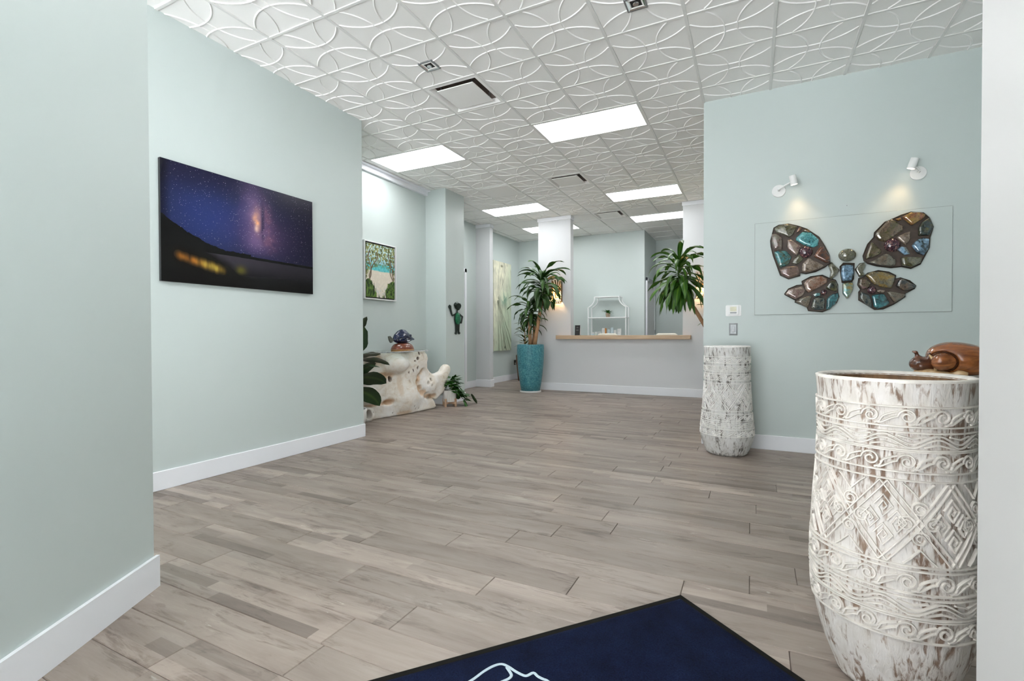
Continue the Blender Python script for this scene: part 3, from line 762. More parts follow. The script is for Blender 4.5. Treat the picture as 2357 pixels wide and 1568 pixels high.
STONES = [
 ('LU','olive','grey',[(0.178,2.173),(0.213,2.202),(0.292,2.209),(0.378,2.176),(0.341,2.102),(0.307,2.077),(0.263,2.103),(0.198,2.132)]),
 ('LU','teal','aqua',[(0.361,2.072),(0.413,2.123),(0.485,2.11),(0.551,2.038),(0.547,1.978),(0.504,1.963),(0.428,1.994),(0.361,2.044)]),
 ('LU','copper','olive',[(0.418,2.13),(0.437,2.15),(0.49,2.118),(0.471,2.106)]),
 ('LU','rose','grey',[(0.158,2.124),(0.198,2.126),(0.248,2.082),(0.249,1.964),(0.184,1.96),(0.157,2.039)]),
 ('LU','rose','pale',[(0.288,2.056),(0.322,2.059),(0.409,1.984),(0.371,1.898),(0.352,1.905),(0.288,1.972)]),
 ('LU','teal','olive',[(0.174,1.953),(0.219,1.957),(0.278,1.956),(0.332,1.89),(0.303,1.813),(0.224,1.79)]),
 ('LU','olive','grey',[(0.323,1.823),(0.352,1.877),(0.39,1.91),(0.424,1.877),(0.419,1.845),(0.371,1.809)]),
 ('LU','slate','copper',[(0.5,1.883),(0.561,1.972),(0.584,1.975),(0.635,1.878),(0.64,1.818),(0.608,1.81)]),
 ('LU','taupe','pale',[(0.41,1.737),(0.415,1.817),(0.467,1.874),(0.599,1.788),(0.561,1.763),(0.468,1.731)]),
 ('LU','taupe','rose',[(0.225,1.773),(0.274,1.798),(0.386,1.802),(0.396,1.74),(0.381,1.708),(0.304,1.684),(0.24,1.727)]),
 ('LU','copper','taupe',[(0.365,2.116),(0.389,2.169),(0.413,2.158),(0.389,2.121)]),
 ('LL','copper','pale',[(0.425,1.633),(0.458,1.67),(0.562,1.698),(0.622,1.667),(0.618,1.624),(0.562,1.588),(0.468,1.537),(0.444,1.56)]),
 ('LL','slate','olive',[(0.604,1.581),(0.645,1.644),(0.686,1.636),(0.702,1.582),(0.691,1.539),(0.627,1.558)]),
 ('LL','rose','pale',[(0.273,1.531),(0.304,1.577),(0.42,1.606),(0.444,1.566),(0.43,1.516),(0.363,1.476)]),
 ('LL','taupe','grey',[(0.358,1.457),(0.406,1.495),(0.487,1.514),(0.497,1.503),(0.469,1.404),(0.45,1.399)]),
 ('LL','grey','slate',[(0.488,1.398),(0.506,1.48),(0.544,1.501),(0.604,1.488),(0.6,1.389),(0.582,1.37),(0.507,1.379)]),
 ('LL','slate','teal',[(0.61,1.373),(0.614,1.476),(0.655,1.518),(0.705,1.533),(0.708,1.489),(0.683,1.425),(0.637,1.378)]),
 ('LL','teal','grey',[(0.499,1.519),(0.52,1.535),(0.567,1.533),(0.563,1.506),(0.516,1.496)]),
 ('LM','olive','grey',[(0.626,1.792),(0.654,1.823),(0.716,1.743),(0.691,1.69),(0.654,1.654),(0.636,1.661),(0.645,1.726)]),
 ('TH','slate','blue',[(0.727,1.775),(0.762,1.788),(0.82,1.779),(0.825,1.693),(0.808,1.636),(0.736,1.634),(0.725,1.699)]),
 ('AB','aqua','gold',[(0.739,1.618),(0.781,1.626),(0.821,1.624),(0.817,1.544),(0.777,1.469),(0.741,1.52)]),
 ('RM','olive','grey',[(0.834,1.741),(0.869,1.797),(0.908,1.8),(0.913,1.773),(0.891,1.706),(0.904,1.678),(0.869,1.664)]),
 ('RU','gold','copper',[(1.169,2.179),(1.23,2.213),(1.302,2.207),(1.339,2.185),(1.327,2.151),(1.239,2.094)]),
 ('RU','olive','slate',[(1.287,2.074),(1.311,2.122),(1.366,2.157),(1.392,2.074),(1.367,2.001),(1.288,2.003)]),
 ('RU','olive','taupe',[(0.98,2.031),(0.989,2.062),(1.073,2.163),(1.106,2.17),(1.185,2.1),(1.186,2.059),(1.057,1.967),(1.006,1.987)]),
 ('RU','pale','taupe',[(1.132,2.007),(1.214,2.046),(1.235,2.049),(1.235,1.977),(1.199,1.924)]),
 ('RU','blue','slate',[(1.24,1.92),(1.28,1.973),(1.32,1.985),(1.364,1.971),(1.36,1.885),(1.329,1.827),(1.281,1.851)]),
 ('RU','blue','grey',[(1.141,1.892),(1.17,1.921),(1.207,1.908),(1.236,1.844),(1.191,1.842)]),
 ('RU','taupe','olive',[(0.908,1.842),(0.955,1.986),(1.032,1.896),(1.024,1.87),(0.964,1.838),(0.912,1.821)]),
 ('RU','grey','taupe',[(0.934,1.793),(1.066,1.872),(1.133,1.81),(1.13,1.754),(1.092,1.749),(1.007,1.767)]),
 ('RU','grey','olive',[(1.167,1.818),(1.191,1.829),(1.313,1.818),(1.309,1.767),(1.241,1.729),(1.175,1.751)]),
 ('RU','copper','gold',[(1.119,2.165),(1.16,2.174),(1.173,2.152),(1.144,2.145)]),
 ('RL','gold','grey',[(0.909,1.683),(0.956,1.712),(1.042,1.707),(1.13,1.66),(1.126,1.604),(1.102,1.553),(1.042,1.561),(0.974,1.59)]),
 ('RL','taupe','slate',[(1.131,1.572),(1.159,1.638),(1.192,1.631),(1.274,1.566),(1.266,1.551),(1.193,1.523)]),
 ('RL','olive','rose',[(0.857,1.596),(0.869,1.654),(0.909,1.657),(0.957,1.602),(0.931,1.561),(0.892,1.55)]),
 ('RL','taupe','pale',[(0.992,1.532),(1.017,1.544),(1.058,1.534),(1.043,1.514),(1.009,1.513)]),
 ('RL','taupe','grey',[(1.064,1.518),(1.085,1.528),(1.152,1.509),(1.203,1.495),(1.193,1.472),(1.123,1.419)]),
 ('RL','slate','teal',[(0.957,1.496),(1.009,1.51),(1.051,1.503),(1.09,1.429),(1.086,1.408),(1.001,1.37),(0.975,1.39)]),
 ('RL','grey','slate',[(0.866,1.478),(0.877,1.536),(0.94,1.502),(0.962,1.433),(0.962,1.375),(0.914,1.418)]),
]
BALLS = [('LU',(0.445, 1.926),0.056), ('LL',(0.592, 1.537),0.026), ('RU',(1.104, 1.937),0.060), ('RL',(0.959, 1.543),0.035), ('HD',(0.771, 1.872),0.064)]
THORAX = [(0.716, 1.775), (0.744, 1.808), (0.832, 1.798), (0.827, 1.651), (0.808, 1.617), (0.734, 1.621), (0.725, 1.688)]

STC = {'olive': (0.085, 0.080, 0.030), 'grey': (0.17, 0.17, 0.135), 'teal': (0.06, 0.25, 0.28), 'aqua': (0.13, 0.42, 0.44), 'copper': (0.23, 0.085, 0.04), 'rose': (0.20, 0.125, 0.115),
       'pale': (0.34, 0.275, 0.225), 'slate': (0.028, 0.052, 0.062), 'taupe': (0.165, 0.12, 0.085), 'blue': (0.25, 0.42, 0.60), 'gold': (0.32, 0.21, 0.05)}
_stm = {}
def stone_mat(a, b):
    if (a, b) in _stm: return _stm[(a, b)]
    m = NT('polished %s and %s labradorite' % (a, b), 0.07, 0.7, 0.15, 0.8)
    v = m.coord('Object', (1, 1, 1))
    f = m.noise(v, 13, 5, 0.6, 1.4); g = m.noise(v, 34, 5, 0.65, 2.2)
    A, Bc = STC[a] + (1,), STC[b] + (1,)
    c = m.ramp(f, [(0.36, A), (0.62, Bc)])
    vein = m.ramp(g, [(0.36, (0.12, 0.10, 0.09, 1)), (0.47, (0.95, 0.95, 0.95, 1)), (0.60, (1, 1, 1, 1)), (0.70, (2.2, 2.0, 1.8, 1))])
    m.col(m.mix(0.8, c, vein, 'MULTIPLY'))
    _stm[(a, b)] = m.m; return m.m
M_GROUT = plain('brown resin', (0.060, 0.040, 0.029, 1), 0.55, var=0.3, scale=25, bump=0.2)
M_LEAD = plain('dark bronze rim', (0.035, 0.026, 0.018, 1), 0.3, metal=0.6, var=0.3)
YP = YR - 0.014
bf = empty('butterfly_sculpture', (0.77, YR, 1.34)); tag(bf, 'butterfly of polished stones mounted on a pale wall panel', 'wall sculpture')
bl = lambda p, y_: (p[0] - 0.77, y_ - YR, p[1] - 1.34)
MB().box(0.012 - 0.77, 1.527 - 0.77, -0.013, -0.002, 0, 0.905).build('backing_panel', M_WALL, bf)
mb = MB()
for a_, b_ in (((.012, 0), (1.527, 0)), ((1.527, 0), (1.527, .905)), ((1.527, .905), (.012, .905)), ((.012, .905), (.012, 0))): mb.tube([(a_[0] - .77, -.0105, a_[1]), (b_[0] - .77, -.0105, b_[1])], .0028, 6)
mb.build('panel_shadow_line', plain('grey shadow line', (.30, .33, .32, 1), .6), bf)  # thin grey tubes stand in for the shadow line round the panel
def dome(name, poly, y0_, h_, mat, par, rim=None, steps=((1, 0), (.985, .42), (.955, .72), (.87, .93), (.6, 1.0))):
    # round the corners, then stack inset rings
    pts = []
    n = len(poly)
    for i in range(n):
        p, q, r_ = poly[i - 1], poly[i], poly[(i + 1) % n]
        for t in (0.22, 0.08): pts.append((q[0] + (p[0] - q[0]) * t, q[1] + (p[1] - q[1]) * t))
        for t in (0.08, 0.22): pts.append((q[0] + (r_[0] - q[0]) * t, q[1] + (r_[1] - q[1]) * t))
    cx_ = sum(p[0] for p in pts) / len(pts); cz_ = sum(p[1] for p in pts) / len(pts); n = len(pts)
    vs, fs = [], []
    for s_, k_ in steps: vs += [bl((cx_ + (p[0] - cx_) * s_, cz_ + (p[1] - cz_) * s_), y0_ - h_ * k_) for p in pts]
    for L_ in range(len(steps) - 1): fs += [(i + L_ * n, (i + 1) % n + L_ * n, (i + 1) % n + (L_ + 1) * n, i + (L_ + 1) * n) for i in range(n)]
    fs.append(tuple((len(steps) - 1) * n + i for i in range(n)))
    area = sum(poly[i - 1][0] * poly[i][1] - poly[i][0] * poly[i - 1][1] for i in range(len(poly)))
    if area > 0: pass
    o = link(name, mesh(name, vs, [f[::-1] for f in fs] if area < 0 else fs, mat), par)
    o.data.materials.append(M_LEAD)
    for q in range(n * 1): o.data.polygons[q].material_index = 1
    return smooth_angle(o, 0.9)
plates = {}
def wing_plate(key, poly):
    n = len(poly)
    mb = MB().add([bl(p, YP) for p in poly] + [bl(p, YP - 0.022) for p in poly], [tuple(range(n)), tuple(range(2 * n - 1, n - 1, -1))] + [((i + 1) % n, i, n + i, n + (i + 1) % n) for i in range(n)])
    w_ = mb.build('wing', M_GROUT, bf); plates[key] = w_
    rim = MB().tube([bl(p, YP - 0.018) for p in poly] + [bl(poly[0], YP - 0.018)], 0.0065, 6, False).build('wing_rim', M_LEAD, w_)
    smooth_angle(rim, 1.2)
for k_, p_ in WINGS.items(): wing_plate(k_, p_)
th = MB().prism(THORAX, lambda p: bl(p, YP), lambda p: bl(p, YP - 0.024)).build('thorax', M_LEAD, bf); plates['TH'] = th
rs = random.Random(3)
for w_, a_, b_, p_ in STONES:
    par = plates.get(w_, bf)
    nm = {'TH': 'stone', 'AB': 'abdomen'}.get(w_, 'stone')
    dome(nm, p_, YP - (0.018 if w_ in plates else 0.0), (0.030 if w_ in plates else 0.045) + rs.uniform(-.006, .008), stone_mat(a_, b_), par)
M_AMETH = stone_mat('rose', 'slate'); 
m_ = NT('purple sugilite', 0.12, 0.6, 0, 0.5); v_ = m_.coord('Object'); m_.col(m_.ramp(m_.noise(v_, 45, 5, .6, 1.5), [(0.40, (0.022, 0.009, 0.020, 1)), (0.55, (0.075, 0.028, 0.042, 1)), (0.68, (0.36, 0.19, 0.15, 1))])); M_PURP = m_.m
for w_, p_, r_ in BALLS:
    hd = w_ == 'HD'
    c_ = bl(p_, YP - (0.044 if hd else 0.038)); 
    o = MB().ell(c_, (r_ * (1.08 if hd else 1), r_ * (0.62 if hd else .6), r_ * (0.92 if hd else 1)), 24, 14).build('head' if hd else 'cabochon', stone_mat('olive', 'grey') if hd else M_PURP, bf if hd else plates[w_], True)
nl = MB().tube([(0.774, YR, 2.339), (0.774, YR - 0.006, 2.339)], 0.004).build('wall_nail', M_STEEL); tag(nl, 'tiny bare nail in the wall above the stone butterfly', 'nail')

# ------------------------------------------------------------------ two white wall spotlights
M_LAMP = plain('white powder coat', (0.78, 0.78, 0.77, 1), 0.4, var=0.02)
M_GLOW = emit('warm lamp glass', (1.0, 0.80, 0.55, 1), 7.0)
def spot(x, z, hx, hz, tilt, aim, lb):
    e_ = empty('wall_spotlight', (x, YR, z)); tag(e_, lb, 'spotlight', 'white wall spotlights')
    b_ = MB().lathe([(0.060, 0.0), (0.060, 0.012), (0.056, 0.016), (0.001, 0.016)], 40).build('base', M_LAMP, e_); b_.rotation_euler = (PI / 2, 0, 0); smooth_angle(b_, .7)
    MB().tube([(0, -0.014, 0.005), (0, -0.055, 0.012)], 0.011).build('stem', M_LAMP, e_)
    MB().tube([(0, -0.05, 0.012), (hx * .9, -0.085, hz * .9)], 0.007).build('arm', M_LAMP, e_)
    ax = Vector((tilt, -0.10, -1)).normalized() if False else (Vector(aim) - Vector((x + hx, YR - 0.095, z + hz))).normalized()
    c_ = Vector((hx, -0.115, hz)); r_, L_ = 0.030, 0.088
    p0, p1 = c_ - ax * L_ * .5, c_ + ax * L_ * .5
    hd = MB().tube([p0, p0 + ax * 0.001, p1], [r_ - 0.003, r_, r_], 28).build('lamp_head', M_LAMP, e_); smooth_angle(hd, .7)
    MB().tube([p1 + ax * 0.0005, p1 + ax * 0.0015], r_ - 0.004, 28).build('lens', M_GLOW, e_)
    ld = bpy.data.lights.new('spot_beam', 'SPOT'); ld.energy, ld.color = 5.5, (1.0, 0.66, 0.34); ld.spot_size, ld.spot_blend, ld.shadow_soft_size = math.radians(84), 1.0, 0.045
    lo = link('spot_beam', ld, e_, p1 + ax * 0.006); lo.rotation_mode = 'QUATERNION'; lo.rotation_quaternion = ax.to_track_quat('-Z', 'Y')
spot(0.219, 2.545, 0.115, 0.062, 0, (0.47, YR, 1.9), 'white wall spotlight with its arm swung toward the butterfly, beside the thermostat side')
spot(1.294, 2.56, -0.062, 0.062, 0, (1.03, YR, 1.95), 'white wall spotlight whose lamp head hangs over its round base')

# ------------------------------------------------------------------ thermostat, switch, outlet
e_ = empty('thermostat', (-0.183, YR, 1.33)); tag(e_, 'white thermostat on a rounded plate above the grey switch', 'thermostat')
M_PLAST = plain('white plastic', (0.80, 0.80, 0.79, 1), 0.35, var=0.01)
def rrect(w_, h_, r_, n=5):
    out = []
    for cx_, cz_, a0 in ((w_ - r_, h_ - r_, 0), (-w_ + r_, h_ - r_, 1), (-w_ + r_, -h_ + r_, 2), (w_ - r_, -h_ + r_, 3)):
        for k in range(n): a_ = (a0 + k / (n - 1)) * PI / 2; out.append((cx_ + r_ * math.cos(a_), cz_ + r_ * math.sin(a_)))
    return out
def rplate(name, w_, h_, r_, y0_, y1_, cz_, mat, par, cx_=0):
    return MB().prism(rrect(w_, h_, r_)[::-1], lambda p: (cx_ + p[0], -y0_, cz_ + p[1]), lambda p: (cx_ + p[0], -y1_, cz_ + p[1])).build(name, mat, par)
rplate('wall_plate', 0.072, 0.056, 0.012, 0, 0.006, 0.057, M_PLAST, e_)
rplate('body', 0.049, 0.047, 0.010, 0.006, 0.026, 0.062, M_PLAST, e_)
rplate('screen', 0.030, 0.024, 0.002, 0.026, 0.0268, 0.072, plain('pale lcd', (0.62, 0.60, 0.44, 1), 0.25, var=0.1, scale=60), e_)
rplate('button_bar', 0.030, 0.006, 0.002, 0.026, 0.028, 0.035, plain('grey rubber keys', (0.25, 0.26, 0.26, 1), 0.5), e_)
e_ = empty('light_switch', (-0.183, YR, 1.135)); tag(e_, 'grey metal light switch plate below the white thermostat', 'light switch')
M_PEWT = plain('pewter', (0.36, 0.375, 0.385, 1), 0.4, metal=0.3, var=0.08, scale=40)
mb = MB().add([(-.040, 0, 0), (.040, 0, 0), (.040, 0, .124), (-.040, 0, .124), (-.026, -.009, .016), (.026, -.009, .016), (.026, -.009, .108), (-.026, -.009, .108)], [(3, 2, 1, 0), (4, 5, 6, 7)] + [(k, (k + 1) % 4, 4 + (k + 1) % 4, 4 + k) for k in range(4)])
mb.build('plate', M_PEWT, e_)
MB().bbox(-.014, .014, -.0125, -.008, .032, .092, .002).build('rocker', M_PEWT, e_)
MB().bbox(-.010, .010, -.016, -.012, .036, .056, .002).build('toggle', plain('light grey plastic', (.62, .63, .64, 1), .4), e_)
e_ = empty('wall_outlet', (XA, 11.19, 0.37)); tag(e_, 'dark bronze outlet low on the wall under the abstract painting', 'outlet')
M_BRZ = plain('dark bronze', (0.035, 0.03, 0.02, 1), 0.35, metal=0.6, var=.2)
MB().bbox(0, .008, -.06, .06, 0, .125, .002).build('plate', M_BRZ, e_)
for z in (.035, .085): MB().bbox(.008, .012, -.02, .02, z - .017, z + .017, .003).build('socket', plain('cream socket', (.5, .48, .4, 1), .4) if z < .05 else M_BLK, e_)

# ------------------------------------------------------------------ carved whitewashed log pots
def wash(name, brown=0.5, seed=0.0, white_lo=(0.55, 0.51, 0.46, 1), white_hi=(0.67, 0.64, 0.61, 1), dark_lo=(0.13, 0.068, 0.036, 1), dark_hi=(0.30, 0.20, 0.135, 1)):
    m = NT(name, 0.62, 0.3)
    c = m.n('ShaderNodeTexCoord'); mp = m.n('ShaderNodeMapping'); mp.inputs['Scale'].default_value = (58, 58, 11); mp.inputs['Location'].default_value = (seed, seed, seed)
    m.l(c.outputs['Object'], mp.inputs[0])
    f = m.noise(mp.outputs[0], 1.0, 6, 0.62, 0.8)
    mp2 = m.n('ShaderNodeMapping'); mp2.inputs['Scale'].default_value = (11, 11, 6); m.l(c.outputs['Object'], mp2.inputs[0])
    g = m.noise(mp2.outputs[0], 1.0, 4, 0.6, 0.5)
    s_ = m.math('ADD', m.math('MULTIPLY', f, 0.62), m.math('MULTIPLY', g, 0.38))
    white = m.ramp(m.noise(mp2.outputs[0], 2.5, 4), [(0.3, white_lo), (0.7, white_hi)])
    b = 0.36 + 0.12 * brown
    mask = m.ramp(s_, [(b - .03, (.9, .9, .9, 1)), (b + 0.03, (.35, .35, .35, 1)), (b + 0.06, (0, 0, 0, 1))])
    c_ = m.mix(mask, white, m.ramp(g, [(0.35, dark_lo), (0.65, dark_hi)]))
    m.col(c_); m.bump(s_, 0.7, 0.012)
    return m.m
M_WASH = wash('whitewashed carved wood', 0.70); M_WASH2 = wash('whitewashed grey carved wood', 0.62, 4.0, (.60, .58, .55, 1), (.72, .71, .70, 1), (.09, .075, .062, 1), (.24, .20, .165, 1))
M_RIDGE = plain('limewashed ridge', (0.66, 0.62, 0.565, 1), 0.6, var=0.16, scale=22, bump=0.3)
M_RIDGE2 = plain('chalk white ridge', (0.82, 0.80, 0.77, 1), 0.6, var=0.12, scale=22, bump=0.3)
M_INNER = grain('raw brown log inside', (0.10, 0.05, 0.022, 1), (0.30, 0.17, 0.08, 1), (14, 14, 3), 0.7)
def carved_pot(loc, prof, Ztop, bands, dz, m_body, m_ridge, lb, seed, n_scroll=15, n_dia=8, spin=0.0):
    e_ = empty('carved_log_pot', loc, spin); tag(e_, lb, 'pot', 'carved whitewashed pots')
    zs = np.array([p[1] for p in prof]); rs_ = np.array([p[0] for p in prof])
    Rz = lambda z: float(np.interp(z, zs, rs_))
    n, m = 96, 70
    vs, fs = [], []
    for i in range(m + 1):
        z = Ztop * i / m
        for k in range(n):
            t = 2 * PI * k / n
            r_ = Rz(z) + 0.0045 * (float(vnoise(3 * math.cos(t) + seed, 3 * math.sin(t), z * 4)) - .5) + 0.003 * (float(vnoise(14 * math.cos(t) + seed, 14 * math.sin(t), z * 5)) - .5)
            vs.append((r_ * math.cos(t), r_ * math.sin(t), z))
    fs = [(i * n + k, i * n + (k + 1) % n, (i + 1) * n + (k + 1) % n, (i + 1) * n + k) for i in range(m) for k in range(n)] + [tuple(range(n))[::-1]]
    smooth_angle(link('body', mesh('body', vs, fs, m_body), e_), 1.0)
    rt = Rz(Ztop)
    lip = MB().lathe([(rt, Ztop - .002), (rt + .002, Ztop + .006), (rt - .006, Ztop + .010), (rt - .020, Ztop + .006), (rt - .024, Ztop - .004)], 64, close=False).build('rim', m_ridge, e_, True)
    MB().lathe([(rt - .023, Ztop), (rt - .03, Ztop - .15), (rt - .035, Ztop - .3), (.001, Ztop - .3)], 48, close=False).build('inner_wall', M_INNER, e_, True)
    def ridges(name, lines, w=0.0076, hh=0.0065):
        V, F_ = [], []
        for ln in lines:
            P = np.array(ln, float)
            if len(P) < 2: continue
            R_ = np.array([Rz(z) for z in P[:, 1]])
            q = np.stack([P[:, 0] * R_, P[:, 1]], 1)
            d_ = np.gradient(q, axis=0); d_ /= np.maximum(np.linalg.norm(d_, axis=1, keepdims=True), 1e-9)
            nn = np.stack([-d_[:, 1], d_[:, 0]], 1)
            b0 = len(V)
            for i in range(len(P)):
                for o_, hgt in ((-.5, -.003), (-.24, hh), (.24, hh), (.5, -.003)):
                    th = P[i, 0] + nn[i, 0] * w * o_ / R_[i]; z = P[i, 1] + nn[i, 1] * w * o_
                    r_ = Rz(z) + hgt
                    V.append((r_ * math.cos(th), r_ * math.sin(th), z))
            for i in range(len(P) - 1):
                for k in range(3): F_.append((b0 + i * 4 + k, b0 + i * 4 + k + 1, b0 + i * 4 + 5 + k, b0 + i * 4 + 4 + k))
            F_ += [(b0, b0 + 1, b0 + 2, b0 + 3), (len(V) - 1, len(V) - 2, len(V) - 3, len(V) - 4)]
        return link(name, mesh(name, V, F_, m_ridge), e_)
    circ = lambda z: [(2 * PI * k / 72, z) for k in range(73)]
    def scroll(zc, A, N):
        L_ = [circ(zc + A * 1.28), circ(zc - A * 1.28)]
        p = 2 * PI / N
        for k in range(N):
            t0 = k * p; R0 = Rz(zc); r0 = A * 0.98
            pts = []
            for s_ in np.linspace(0, 1, 8):      # rising stem from the lower left
                x = -p * R0 * 0.80 + (p * R0 * 0.80 - r0) * s_; z = -A * 0.95 + A * 0.95 * (s_ * s_ * (3 - 2 * s_))
                pts.append((t0 + x / R0, zc + z))
            for s_ in np.linspace(0.02, 1, 26):
                a_ = PI - s_ * 2 * PI * 1.55; rr_ = r0 * (1 - 0.80 * s_)
                pts.append((t0 + rr_ * math.cos(a_) / R0, zc + rr_ * math.sin(a_)))
            L_.append(pts)
            L_.append([(t0 + (-p * R0 * .72 + (p * R0 * .72 + r0 * .1) * s_) / R0, zc + A * (1.0 - .95 * (1 - s_) ** 2) * (.25 + .75 * s_) if False else zc - A * .35 + A * 1.35 * s_ ** .6) for s_ in np.linspace(0, .62, 7)])
            L_.append([(t0 + (r0 * .4) / R0, zc - A * 1.0), (t0 + (r0 * .95) / R0, zc - A * .75), (t0 + (r0 * 1.25) / R0, zc - A * .15)])
        return L_
    def wave(zc, A, N):
        L_ = [circ(zc + A * 1.5), circ(zc - A * 1.5)]
        M_ = N * 14
        for ph, am in ((0, .85), (0.0, .85)):
            pass
        for off in (-A * .32, A * .32): L_.append([(2 * PI * k / M_, zc + off + A * .75 * math.sin(2 * PI * k / 14)) for k in range(M_ + 1)])
        for k in range(N):
            t0 = (k + .25 + .5) * 2 * PI / N; q = 2 * PI / N
            L_.append([(t0 - q * .26, zc + A * .95), (t0, zc + A * .45), (t0 + q * .26, zc + A * .95)])
            t1 = (k + .25) * 2 * PI / N
            L_.append([(t1 - q * .26, zc - A * .95), (t1, zc - A * .45), (t1 + q * .26, zc - A * .95)])
        return L_
    def diamond(zc, A, N):
        L_ = [circ(zc + A * 1.04), circ(zc - A * 1.04)]
        q = 2 * PI / N
        for k in range(N):
            for o_ in (-.055, .055):
                L_.append([((k + o_) * q + q * s_, zc - A + 2 * A * s_) for s_ in np.linspace(0, 1, 9)])
                L_.append([((k + o_) * q + q * s_, zc + A - 2 * A * s_) for s_ in np.linspace(0, 1, 9)])
            for cx_, kind in ((k + .5, 0), (k, 0)):
                t0 = cx_ * q
                if kind == 0:
                    for dx, dz_ in ((0, .36), (0, -.36), (-.19, 0), (.19, 0)):
                        if (int(round(cx_ * 2)) % 2 == 0):
                            # square spiral
                            s0 = .155
                            pts = [(-1, 0), (0, 1), (1, 0), (0, -1), (-.55, -.25), (0, .45), (.42, 0), (.05, -.38), (-.1, 0)]
                            P_ = []
                            for i in range(len(pts) - 1):
                                for s_ in (0, .5): P_.append((pts[i][0] + (pts[i + 1][0] - pts[i][0]) * s_, pts[i][1] + (pts[i + 1][1] - pts[i][1]) * s_))
                            L_.append([(t0 + (dx + x * s0 * .86) * q, zc + A * (dz_ + y * s0 * 1.75)) for x, y in P_])
                        else:
                            R0 = Rz(zc); rr0 = .135 * q * R0
                            L_.append([(t0 + dx * q + rr0 * (1 - .75 * s_) * math.cos(11 * s_) / R0, zc + A * dz_ + rr0 * (1 - .75 * s_) * math.sin(11 * s_)) for s_ in np.linspace(0, 1, 22)])
            for sg in (1, -1):
                t0 = (k + .5) * q if False else k * q
                L_.append([(t0 + .27 * q, zc + sg * A * .98), (t0 + .36 * q, zc + sg * A * .86), (t0 + .5 * q, zc + sg * A * .62)])
                L_.append([(t0 + .73 * q, zc + sg * A * .98), (t0 + .64 * q, zc + sg * A * .86), (t0 + .5 * q, zc + sg * A * .62)])
        return L_
    for kind, zc, A in bands:
        if kind == 's': ridges('scroll_band', scroll(zc, A, n_scroll))
        elif kind == 'w': ridges('wave_band', wave(zc, A, 10))
        else: ridges('diamond_band', diamond(zc, A, n_dia), 0.0068)
    return e_
carved_pot((0.412, 2.005, 0), [(.125, 0), (.150, .012), (.165, .05), (.192, .12), (.210, .19), (.222, .27), (.227, .36), (.225, .46), (.218, .58), (.210, .70), (.205, .82), (.208, .93), (.214, 1.01)], 1.005,
           [('s', .905, .023), ('w', .833, .017), ('s', .772, .024), ('d', .594, .118), ('s', .425, .026), ('w', .350, .019), ('s', .282, .026)], 0, M_WASH, M_RIDGE,
           'large whitewashed carved pot with brown showing through, beside the doormat', 1.3, spin=0.5)
carved_pot((-0.228, 5.125, 0), [(.165, 0), (.185, .012), (.205, .06), (.232, .14), (.240, .20), (.236, .27), (.226, .36), (.216, .48), (.207, .62), (.203, .76), (.204, .90), (.208, 1.03)], 1.025,
           [('s', .905, .022), ('w', .823, .016), ('s', .745, .022), ('d', .560, .122), ('s', .370, .025), ('w', .295, .018), ('s', .228, .025)], 0, M_WASH2, M_RIDGE2,
           'chalky white carved pot standing against the wall below the thermostat', 8.1, spin=0.9)

# ------------------------------------------------------------------ snail of polished root wood on a pedestal behind the big pot
M_PED = plain('cream stone', (0.66, 0.62, 0.53, 1), 0.5, var=0.08, bump=0.1)
ped = empty('pedestal', (0.735, 2.66, 0)); tag(ped, 'cream round pedestal carrying the wooden snail behind the large pot', 'pedestal')
MB().lathe([(.15, 0), (.15, .03), (.12, .05), (.085, .09), (.075, .45), (.085, .86), (.12, .92)], 40).build('column', M_PED, ped, False)
MB().lathe([(.12, .915), (.165, .925), (.17, .94), (.17, .965), (.165, .972)], 40).build('top_plate', M_PED, ped)
def root(name, a_, b_, rough=0.22):
    m = NT(name, rough, 0.5, 0, 0.45); v = m.coord('Object', (6, 16, 22))
    f = m.noise(v, 1.3, 6, .62, 1.6); g = m.noise(m.coord('Object', (30, 70, 80)), 1, 4)
    m.col(m.mix(.5, m.ramp(f, [(0.3, a_), (0.7, b_)]), m.ramp(g, [(0.3, (.7, .65, .6, 1)), (.7, (1.15, 1.1, 1.05, 1))]), 'MULTIPLY')); return m.m
M_SHELL = root('reddish brown burl', (0.085, 0.022, 0.006, 1), (0.36, 0.125, 0.032, 1))
M_SNAIL = root('dark brown burl', (0.035, 0.010, 0.005, 1), (0.15, 0.052, 0.022, 1))
M_SAP = root('pale sapwood', (0.34, 0.21, 0.095, 1), (0.56, 0.40, 0.22, 1), 0.4)
sn = empty('wooden_snail', (0.735, 2.66, 0.972), -0.27); tag(sn, 'polished brown wooden snail carving on top of the pedestal', 'carving')
def f_shell(P):
    a_ = sd_ell(P, (.030, 0, .070), (.100, .085, .066))
    a_ = smin(a_, sd_ell(P, (.012, .01, .098), (.062, .05, .038)), .03)
    a_ = smin(a_, sd_ell(P, (.072, -.005, .062), (.066, .07, .056)), .03)
    sw = sd_ell(P, (-.018, -.062, .058), (.036, .034, .040))
    a_ = smin(a_, sw, .012)
    g_ = np.abs(np.hypot(P[0] + .012, (P[2] - .060) * 1.1) - .045) - .003
    a_ = smax(a_, -(np.maximum(g_, P[1] + .035)), .008)
    a_ = smax(a_, -(P[2] - .004), .006)
    return a_
sdf_obj('shell', f_shell, (-.095, -.115, -.006), (.155, .105, .150), .0042, M_SHELL, sn)
